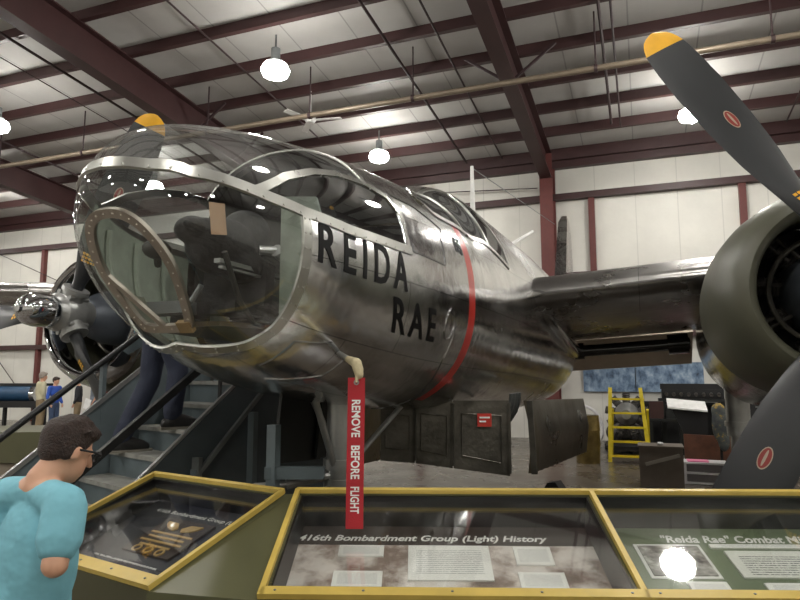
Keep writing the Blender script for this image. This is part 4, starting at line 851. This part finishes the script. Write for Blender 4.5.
def person(label, group, base, f, J, s, hp, shirt, pants, hair, vox, shoes=SHOE, sleeve=.55, bald=False, hs=None):
    hs = hs or s
    """J: local joint positions (right, forward, up)"""
    r = thing('person', base, label, 'person', group); L = frame(base, f); g = {k: L(*v) for k, v in J.items()}
    rt = M((L(1, 0, 0) - L(0, 0, 0), L(0, 1, 0) - L(0, 0, 0), V((0, 0, 1)))).transposed()
    H = headframe(g['head'], hp[0], hp[1]); it = head_items(H, hs)
    it += [('c', g['neck'] - V((0, 0, .03)), H(0, -.012 * hs, -.05 * hs), .05 * s, .047 * s), ('e', g['chest'], (.135 * s, .085 * s, .19 * s), rt), ('e', g['pelvis'], (.13 * s, .09 * s, .12 * s), rt), ('c', g['chest'], g['pelvis'], .085 * s, .095 * s)]
    for q in 'LR':
        sh, el, wr, hp_, kn, an, to = [g[k + q] for k in ('sh', 'el', 'wr', 'hip', 'knee', 'ank', 'toe')]
        it += [('c', g['neck'] - V((0, 0, .05)), sh, .05 * s, .048 * s), ('c', sh, el, .045 * s, .036 * s), ('c', el, wr, .037 * s, .024 * s), ('c', hp_, kn, .078 * s, .052 * s), ('c', kn, an, .052 * s, .034 * s), ('c', an - V((0, 0, .02)), an.lerp(to, .6), .033 * s, .024 * s)]
        it += hand(wr, wr - el + V((0, 0, -.02)), V((0, 0, 1)) if abs((wr - el).normalized().z) < .7 else rt @ V((1 if q == 'R' else -1, 0, 0)), s)
    blob_obj('body', it, vox, SKIN, r, 3)
    st = [('e', g['chest'] + V((0, 0, .01)), (.15 * s, .105 * s, .20 * s), rt), ('c', g['chest'], g['pelvis'] + V((0, 0, .0)), .105 * s, .11 * s), ('e', g['pelvis'] + V((0, 0, .02)), (.152 * s, .112 * s, .12 * s), rt)]
    for q in 'LR':
        sh, el, wr = g['sh' + q], g['el' + q], g['wr' + q]
        st += [('c', g['neck'] - V((0, 0, .062 * s)), sh + V((0, 0, .004)), .05 * s, .058 * s)]
        st += [('c', sh, sh.lerp(el, sleeve), .062 * s, .064 * s)] if sleeve <= 1 else [('c', sh, el, .062 * s, .052 * s), ('c', el, el.lerp(wr, .85), .052 * s, .042 * s)]
    blob_obj('shirt', st, vox, shirt, r, 5)
    pt = [('e', g['pelvis'] - V((0, 0, .06)), (.142 * s, .105 * s, .1 * s), rt)]
    for q in 'LR':
        hp_, kn, an = g['hip' + q], g['knee' + q], g['ank' + q]; pt += [('c', hp_, kn, .092 * s, .07 * s), ('c', kn, an + V((0, 0, .02)), .07 * s, .062 * s)]
    blob_obj('trousers', pt, vox, pants, r, 4)
    for q in 'LR':
        an, to = g['ank' + q], g['toe' + q]; d = (to - an); d.z = 0; d.normalize(); z0 = min(an.z, to.z) - .03
        heel = V((an.x, an.y, z0)) - d * .04
        sh_ = blob_obj('shoe', [('c', heel + V((0, 0, .035)), heel + d * .19 * s + V((0, 0, .028)), .042 * s, .036 * s), ('c', heel + d * .05 + V((0, 0, .04)), heel + d * .04 + V((0, 0, .09)), .042 * s, .04 * s), ('c', heel + d * .045 + V((0, 0, .07)), heel + d * .17 * s + V((0, 0, .035)), .048 * s, .04 * s)], max(.01, vox), shoes, r, 2)
        mb = MB(); sd_ = V((d.y, -d.x, 0)); o2 = heel - d * .045; pr_ = [o2 - sd_ * .035, o2 + sd_ * .035, o2 + sd_ * .045 + d * .2 * s, o2 + sd_ * .02 + d * .28 * s, o2 - sd_ * .02 + d * .28 * s, o2 - sd_ * .045 + d * .2 * s]
        mb.prism([p - V((0, 0, .008)) for p in pr_], (0, 0, .02)); mb.build('sole', SOLE, sh_, 0)
    if not bald:
        hr = M((H(1, 0, 0) - H(0, 0, 0), H(0, 1, 0) - H(0, 0, 0), H(0, 0, 1) - H(0, 0, 0))).transposed()
        hi = [('e', H(0, -.024 * hs, .032 * hs), (.083 * hs, .095 * hs, .09 * hs), hr), ('e', H(0, -.056 * hs, -.005 * hs), (.068 * hs, .05 * hs, .066 * hs), hr), ('e', H(0, .045 * hs, .078 * hs), (.062 * hs, .045 * hs, .035 * hs), hr), ('e', H(.066 * hs, -.035 * hs, 0), (.016 * hs, .035 * hs, .05 * hs), hr), ('e', H(-.066 * hs, -.035 * hs, 0), (.016 * hs, .035 * hs, .05 * hs), hr)]
        if vox < .015:
            rnd = random.Random(3)
            for i in range(60):
                a, b = rnd.uniform(0, 2 * math.pi), rnd.uniform(.05, 1.25); dr = V((math.sin(b) * math.cos(a), math.sin(b) * math.sin(a), math.cos(b)))
                p = H(dr.x * .078 * hs, -.022 * hs + dr.y * .09 * hs, .032 * hs + dr.z * .086 * hs); q_ = H(dr.x * .084 * hs + rnd.uniform(-.015, .015), -.024 * hs + dr.y * .097 * hs + .02, .032 * hs + dr.z * .094 * hs + rnd.uniform(-.012, .008)); hi.append(('c', p, q_, .009, .005))
        blob_obj('hair', hi, min(vox, .012), hair, r, 2)
    return r, H, g, L
def stance(h, wid=1.0):
    k = h / 1.75
    J = {'head': (0, .03, 1.63), 'neck': (0, 0, 1.49), 'chest': (0, 0, 1.27), 'pelvis': (0, 0, .98)}
    for q, x in (('L', -1), ('R', 1)): J.update({'sh' + q: (x * .185 * wid, -.01, 1.42), 'el' + q: (x * .23 * wid, -.03, 1.13), 'wr' + q: (x * .22 * wid, .08, .9), 'hip' + q: (x * .09, 0, .9), 'knee' + q: (x * .1, .02, .48), 'ank' + q: (x * .11, -.02, .08), 'toe' + q: (x * .13, .14, .035)})
    return {a: tuple(c * k for c in b) for a, b in J.items()}
# the boy
bx, bd_ = -1.04, 1.88
base = cw(bx, bd_, 0); f = cw(.5, .87, 0); f = (f.x, f.y)
hf = cw(.57, .82, 0)
J = {'head': (.012, .07, 1.432), 'neck': (.0, 0, 1.375), 'chest': (0, .0, 1.12), 'pelvis': (0, 0, .80)}
for q, x in (('L', -1), ('R', 1)): J.update({'sh' + q: (x * .14, -.01, 1.295), 'hip' + q: (x * .08, 0, .76), 'knee' + q: (x * .09, .02, .42), 'ank' + q: (x * .1, -.02, .07), 'toe' + q: (x * .12, .13, .035)})
J.update({'elR': (.185, -.06, 1.155), 'wrR': (-.03, .10, 1.14), 'elL': (-.21, -.04, 1.08), 'wrL': (-.15, .10, 1.2)})
boy, H, g, L = person('boy in a teal T-shirt and black glasses looking down at the left display case', None, base, f, J, .93, ((hf.x, hf.y), 24), TEAL, DENIM, HAIR, .0075, sleeve=.62, hs=.79)
mb = MB()
for q in (1, -1):
    mb.tube([H(q * .062, .0, .003), H(q * .06, .045, .01), H(q * .052, .076, .01)], .0032, 8)
    mb.tube([H(q * .029 + .023 * math.cos(a) , .086 - .012 * abs(q * .029 + .023 * math.cos(a)) / .06, .004 + .016 * math.sin(a)) for a in [2 * math.pi * i / 20 for i in range(21)]], .003, 6)
mb.tube([H(-.008, .088, .01), H(.008, .088, .01)], .003, 6)
mb.build('glasses', BLACK, boy, 40)
# visitor on the stairs: only the legs show below the nose
fd = cw(.8, .6, 0); f1, f2 = ST(1, .52, .045), ST(2, .2, .045); base = (f1 + f2) / 2; base.z = f1.z - .045
Lf = frame(base, (fd.x, fd.y)); rr_ = lambda p: ((p - V(base)).dot(Lf(1, 0, 0) - Lf(0, 0, 0)), (p - V(base)).dot(Lf(0, 1, 0) - Lf(0, 0, 0)), p.z - base.z)
aL, aR = rr_(f1), rr_(f2)
hz = .98
J = {'head': (0, .42, 1.5), 'neck': (0, .3, 1.42), 'chest': (0, .18, 1.27), 'pelvis': (0, .06, 1.02)}
J.update({'shL': (-.18, .27, 1.36), 'shR': (.18, .27, 1.36), 'elL': (-.23, .42, 1.15), 'elR': (.23, .42, 1.15), 'wrL': (-.18, .6, 1.1), 'wrR': (.18, .6, 1.1), 'hipL': (-.09, .05, hz - .05), 'hipR': (.09, .05, hz - .05),
          'ankL': (aL[0], aL[1] - .02, aL[2] + .045), 'ankR': (aR[0], aR[1] - .02, aR[2] + .045), 'toeL': (aL[0], aL[1] + .14, aL[2] - .01), 'toeR': (aR[0], aR[1] + .14, aR[2] - .01)})
for q, a in (('L', aL), ('R', aR)): J['knee' + q] = tuple(.5 * (u + v_) + w_ for u, v_, w_ in zip(J['hip' + q], J['ank' + q], (0, .07, .0)))
person('visitor in navy trousers and dark shoes climbing the boarding stairs, upper body behind the nose', None, tuple(base), (fd.x, fd.y), J, 1.08, ((fd.x, fd.y), 20), NAVY, NAVY, HAIR, .012, sleeve=2)
# visitors far back at the left
CREAM = mat('cream_shirt_cotton', (196, 190, 160), .8); KHAKI = mat('khaki_trousers', (142, 124, 96), .8); BLUEJ = mat('blue_jacket', (44, 84, 178), .7); GREYS = mat('grey_shirt', (120, 128, 138), .8); GREYHAIR = mat('grey_hair', (150, 140, 130), .6); BLACKS = mat('black_shirt', (40, 40, 44), .8)
grp = 'visitors far back at the left'
for lb, p, fv, h, sh, pa, hr, wid, ex in (
    ('visitor in a cream shirt and khaki trousers seen from behind, far back at the left', (-16.75, 13.95, 0), (.4, 1), 1.76, CREAM, KHAKI, GREYHAIR, 1.15, 2),
    ('visitor in a bright blue jacket far back beside the visitor in cream', (-16.15, 13.9, 0), (1, .1), 1.62, BLUEJ, DENIM, HAIR, 1.1, 2),
    ('visitor in a black top far back, beyond the one in the blue jacket', (-15.72, 14.35, 0), (-.8, -.6), 1.62, BLACKS, KHAKI, HAIR, 1.1, 2),
    ('visitor in a grey shirt holding a white sheet, far back below the left propeller', (-15.15, 14.4, 0), (-.6, -.8), 1.66, GREYS, DENIM, GREYHAIR, 1.1, .6)):
    person(lb, grp, p, fv, stance(h, wid), h / 1.75 * wid, (fv, 10), sh, pa, hr, .024, sleeve=ex)
PL = frame((-15.15, 14.4, 0), (-.6, -.8)); mb = MB(); mb.box(PL(-.22, .2, .84), (.22, .02, .3), rot=M.Rotation(R(15), 3, 'Y')); tag(mb.build('paper_sheet', PAPERW), 'white paper sheet held by the visitor in the grey shirt', 'paper')
# ------------------------------------------------------------------ things along the back of the hall
def T(name, loc, label, cat, group=None): return thing(name, loc, label, cat, group)
r = T('engine_stand', (-18.6, 14.4, 0), 'blue cased engine on a black stand at the far left', 'engine')
mb = MB(); mb.tube([(-20.0, 14.0, 1.1), (-17.85, 14.65, 1.1)], [.24, .24], 20); mb.build('blue_casing', BLUEM, r, 40)
mb = MB(); mb.tube([(-17.9, 14.64, 1.1), (-17.75, 14.68, 1.1)], [.26, .26], 20); mb.build('end_flange', CHROME, r, 40)
mb = MB(); mb.bar((-20.1, 13.98, .78), (-17.6, 14.73, .78), .7, .2); mb.build('stand_top', BLACK, r, 0)
mb = MB(); mb.bar((-20.2, 14.1, 1.38), (-17.6, 14.9, 1.38), .5, .08); mb.build('dark_cover', BLACK, r, 0)
for a in ((-20, 13.85), (-18.6, 14.25), (-17.7, 14.55), (-19.9, 14.3), (-17.7, 14.9)):
    mb = MB(); mb.box((a[0], a[1], .37), (.09, .09, .74)); mb.build('leg', BLACK, r, 0)
mb = MB(); mb.box((-.03, 17.32, 1.62), (2.86, .04, .74)); ob = mb.build('wall_mural', MURAL, None, 0, lambda p: (p.x / 3, p.z / 1.5)); tag(ob, 'wide blue tinted picture panel on the back wall under the wing', 'picture')
mb = MB(); mb.box((-.18, 17.29, 1.62), (.015, .02, .74)); mb.build('panel_joint', INDARK, ob)
r = T('step_ladder', (-.31, 13.1, 0), 'yellow steel ladder standing on the floor under the wing', 'ladder')
for sgn, x0, x1 in ((-1, -.66, -.62), (1, .02, -.06)):
    mb = MB(); mb.bar((x0 if sgn < 0 else .06, 13.1, 0), (x1, 13.35, 1.42), .07, .07, (0, 1, 0)); mb.build('side_rail', YLAD, r, 0)
for k in range(5):
    z = .12 + .27 * k; t = z / 1.42; mb = MB(); mb.box((-.30, 13.1 + .25 * t, z), (.66 - .06 * t, .12, .035)); mb.build('rung', YLAD, r, 0)
for x in (-.66, .06):
    mb = MB(); mb.bar((x, 13.95, 0), (x * .9, 13.42, 1.0), .045, .045, (0, 1, 0)); mb.build('rear_leg', YLAD, r, 0)
r = T('radial_engine', (-.36, 14.6, 0), 'dark radial engine on a stand behind the yellow ladder', 'engine')
mb = MB(); mb.lathe((-.36, 14.6, .85), (0, -1, 0), [(-.3, .05), (-.3, .24), (.1, .24), (.2, .16), (.42, .1), (.42, 0)], 20); mb.build('crankcase', GREYL, r, 40)
for k in range(9):
    a = 2 * math.pi * k / 9; b = V((math.sin(a), 0, math.cos(a))); c = V((-.36, 14.6, .85)); mb = MB(); mb.tube([c + b * (.22 + .02 * q) for q in range(12)], [.09 if q % 2 else .075 for q in range(12)], 10); mb.build('engine_cylinder', ENGD, r, 30)
mb = MB(); mb.box((-.36, 14.7, .14), (.9, .7, .08)); mb.bar((-.7, 14.7, .15), (-.45, 14.7, .7), .06, .06); mb.bar((0, 14.7, .15), (-.27, 14.7, .7), .06, .06); mb.build('stand', BLACK, r, 0)
r = T('storage_cabinet', (.2, 10.55, 0), 'squat brown grey cabinet with a diagonal bar on its front, on the floor', 'cabinet')
mb = MB(); mb.box((.2, 10.6, .3), (.61, .5, .58)); mb.build('carcass', BOXG, r, 0)
mb = MB(); mb.box((.2, 10.6, .6), (.64, .53, .025)); mb.build('lid', BOXG, r, 0)
mb = MB(); mb.bar((-.02, 10.335, .34), (.46, 10.335, .49), .02, .05, (0, 0, 1)); mb.build('diagonal_bar', mat('pale_bar', (146, 140, 130), .5), r, 0)
mb = MB(); mb.ball((.2, 10.5, .635), .05, 10, sc=(1, 1, .6)); mb.build('white_knob', PLAS, r)
r = T('drawer_unit', (.84, 11.1, 0), 'small white plastic drawer unit with pink on top, on the floor', 'drawers')
mb = MB()
for z in (.02, .17, .32): mb.box((.84, 11.1, z), (.62, .42, .025))
for x in (.55, 1.13):
    for y in (10.91, 11.29): mb.box((x, y, .17), (.035, .035, .32))
mb.build('frame', PLAS, r, 0)
for z in (.095, .245):
    mb = MB(); mb.box((.84, 11.1, z), (.54, .36, .11)); mb.build('drawer', CLEARP, r, 0)
mb = MB(); mb.box((.74, 11.08, .34), (.3, .26, .015)); mb.build('pink_lid', PINK, r, 0)
mb = MB(); mb.prism([(.66, 13.0, 0), (1.9, 12.9, 0), (1.9, 12.95, .55), (.66, 13.05, .58)], (0, .05, 0)); tag(mb.build('board_sheet', RUST, None, 0), 'rusty brown board standing on edge behind the white drawer unit', 'board')
r = T('inline_engine', (1.0, 15.6, 0), 'black inline engine with a row of exhaust stubs on a bench by the back wall', 'engine')
mb = MB(); mb.box((1.0, 15.6, 1.26), (1.25, .4, .2)); mb.box((1.0, 15.6, 1.42), (1.3, .3, .12)); mb.build('engine_block', BLACK, r, 0)
for k in range(8):
    mb = MB(); mb.tube([(.47 + .15 * k, 15.42, 1.26), (.47 + .15 * k, 15.33, 1.24)], .04, 10); mb.build('exhaust_stub', ENGD, r)
mb = MB(); mb.box((1.0, 15.65, 1.12), (1.4, .5, .06)); mb.build('bench_top', INDARK, r, 0)
for x in (.4, 1.6):
    mb = MB(); mb.box((x, 15.65, .55), (.1, .4, 1.1)); mb.build('bench_leg', INDARK, r, 0)
r = T('work_table', (.32, 15.0, 0), 'dark work table with boxes between the ladder and the white topped bench', 'table')
mb = MB(); mb.box((.42, 15.0, .72), (.7, .5, .05)); mb.build('table_top', INDARK, r, 0)
for x in (.12, .72):
    for y in (14.8, 15.2):
        mb = MB(); mb.box((x, y, .35), (.06, .06, .7)); mb.build('leg', INDARK, r, 0)
mb = MB(); mb.box((.24, 15.0, .926), (.28, .3, .36)); tag(mb.build('parts_box', mat('dark_red_box', (70, 44, 40), .6), None, 0), 'dark red brown box on the work table, left one', 'box')
mb = MB(); mb.box((.58, 15.05, .896), (.3, .3, .3)); tag(mb.build('parts_box', INDARK, None, 0), 'charcoal box on the work table, right one', 'box')
r = T('white_topped_bench', (.85, 13.7, 0), 'dark bench with a tilted white top under the right wing', 'bench')
mb = MB(); mb.prism([(.42, 13.45, 1.03), (1.12, 13.45, .97), (1.12, 13.95, 1.12), (.42, 13.95, 1.18)], (0, 0, .03)); mb.build('white_top', PAPERW, r, 0)
mb = MB(); mb.prism([(.72, 13.55, .5), (1.12, 13.55, .5), (1.12, 13.55, .96), (.5, 13.55, 1.0)], (0, .35, 0)); mb.build('cabinet', BLACK, r, 0)
for x in (.78, 1.08):
    mb = MB(); mb.box((x, 13.7, .25), (.06, .3, .5)); mb.build('leg', BLACK, r, 0)
me = blobs([('e', (1.22, 12.4, .82), (.14, .06, .34)), ('e', (1.26, 12.4, .55), (.1, .05, .2)), ('e', (1.2, 12.4, 1.05), (.12, .05, .14))], .02, 3); me.materials.append(clouds('yellow_print_canvas', [(.4, (70, 76, 80)), (.58, (92, 96, 92)), (.66, (180, 150, 60))], 9, 'Object'))
r = T('cloth_stand', (1.22, 12.45, 0), 'grey cloth with yellow marks hung on a stand beside the right landing gear', 'stand')
o2 = mesh_obj('hung_cloth', me, r, 180); mb = MB(); mb.bar((1.22, 12.47, 0), (1.22, 12.47, 1.2), .04, .04); mb.box((1.22, 12.47, .02), (.35, .3, .04)); mb.build('stand_post', BLACK, r, 0)
mb = MB(); mb.tube([(-1.35 + .42 * math.cos(R(a)), 15.6, .42 + .42 * math.sin(R(a)) * 1.25) for a in range(-60, 181, 10)], .035, 8); tag(mb.build('hoop_hose', PLAS), 'white curved hose hoop on the floor left of the yellow ladder', 'hose')
mb = MB(); mb.prism([(-1.42, 9.35, 0), (-1.10, 9.25, 0), (-1.14, 9.28, .06), (-1.22, 9.3, .17), (-1.33, 9.32, .15)], (.06, .2, 0)); tag(mb.build('wheel_chock', BLACK, None, 0), 'small black wheel chock on the floor under the bomb bay door', 'chock')
mb = MB(); mb.lathe((-1.05, 12.9, 0), (0, 0, 1), [(0, .0), (0, .22), (.3, .23), (.32, .24), (.6, .23), (.62, .24), (.9, .22), (.9, 0)], 24); tag(mb.build('corrugated_drum', mat('brassy_drum', (120, 104, 62), .35, .7, var=.4), None, 30), 'brassy dented drum standing just left of the yellow ladder', 'drum')
r = T('tool_cabinet', (2.5, 15.6, 0), 'tall black tool cabinet behind the right landing gear strut', 'cabinet')
mb = MB(); mb.box((2.45, 15.7, .75), (1.5, .6, 1.46)); mb.build('carcass', INDARK, r, 0)
for k in range(4):
    mb = MB(); mb.box((2.45, 15.38, .22 + .35 * k), (1.42, .03, .31)); d_ = mb.build('drawer', BLACK, r, 0)
    mb = MB(); mb.box((2.45, 15.35, .3 + .35 * k), (.5, .03, .03)); mb.build('handle', GREYM, d_, 0)
r = T('packing_crate', (.95, 16.5, 0), 'wide black packing crate low against the back wall behind the bench', 'crate')
mb = MB(); mb.box((.75, 16.5, .5), (2.0, .6, 1.0)); mb.build('carcass', BLACK, r, 0)
mb = MB(); mb.box((.75, 16.5, 1.02), (2.06, .66, .05)); mb.build('lid', INDARK, r, 0)
r = T('engine_parts_pallet', (-.4, 15.75, 0), 'dark engine parts heaped low on a pallet behind the radial engine', 'engine parts')
me = blobs([('e', (-.55, 15.75, .35), (.32, .25, .25)), ('e', (-.5, 15.75, .5), (.3, .25, .32)), ('e', (-.2, 15.8, .35), (.25, .2, .25)), ('c', (-.72, 15.7, .3), (-.05, 15.75, .28), .12, .12)], .03, 2); me.materials.append(ENGD); mesh_obj('engine_heap', me, r, 180)
mb = MB(); mb.box((-.4, 15.75, .06), (.96, .7, .12)); mb.build('pallet', INDARK, r, 0)
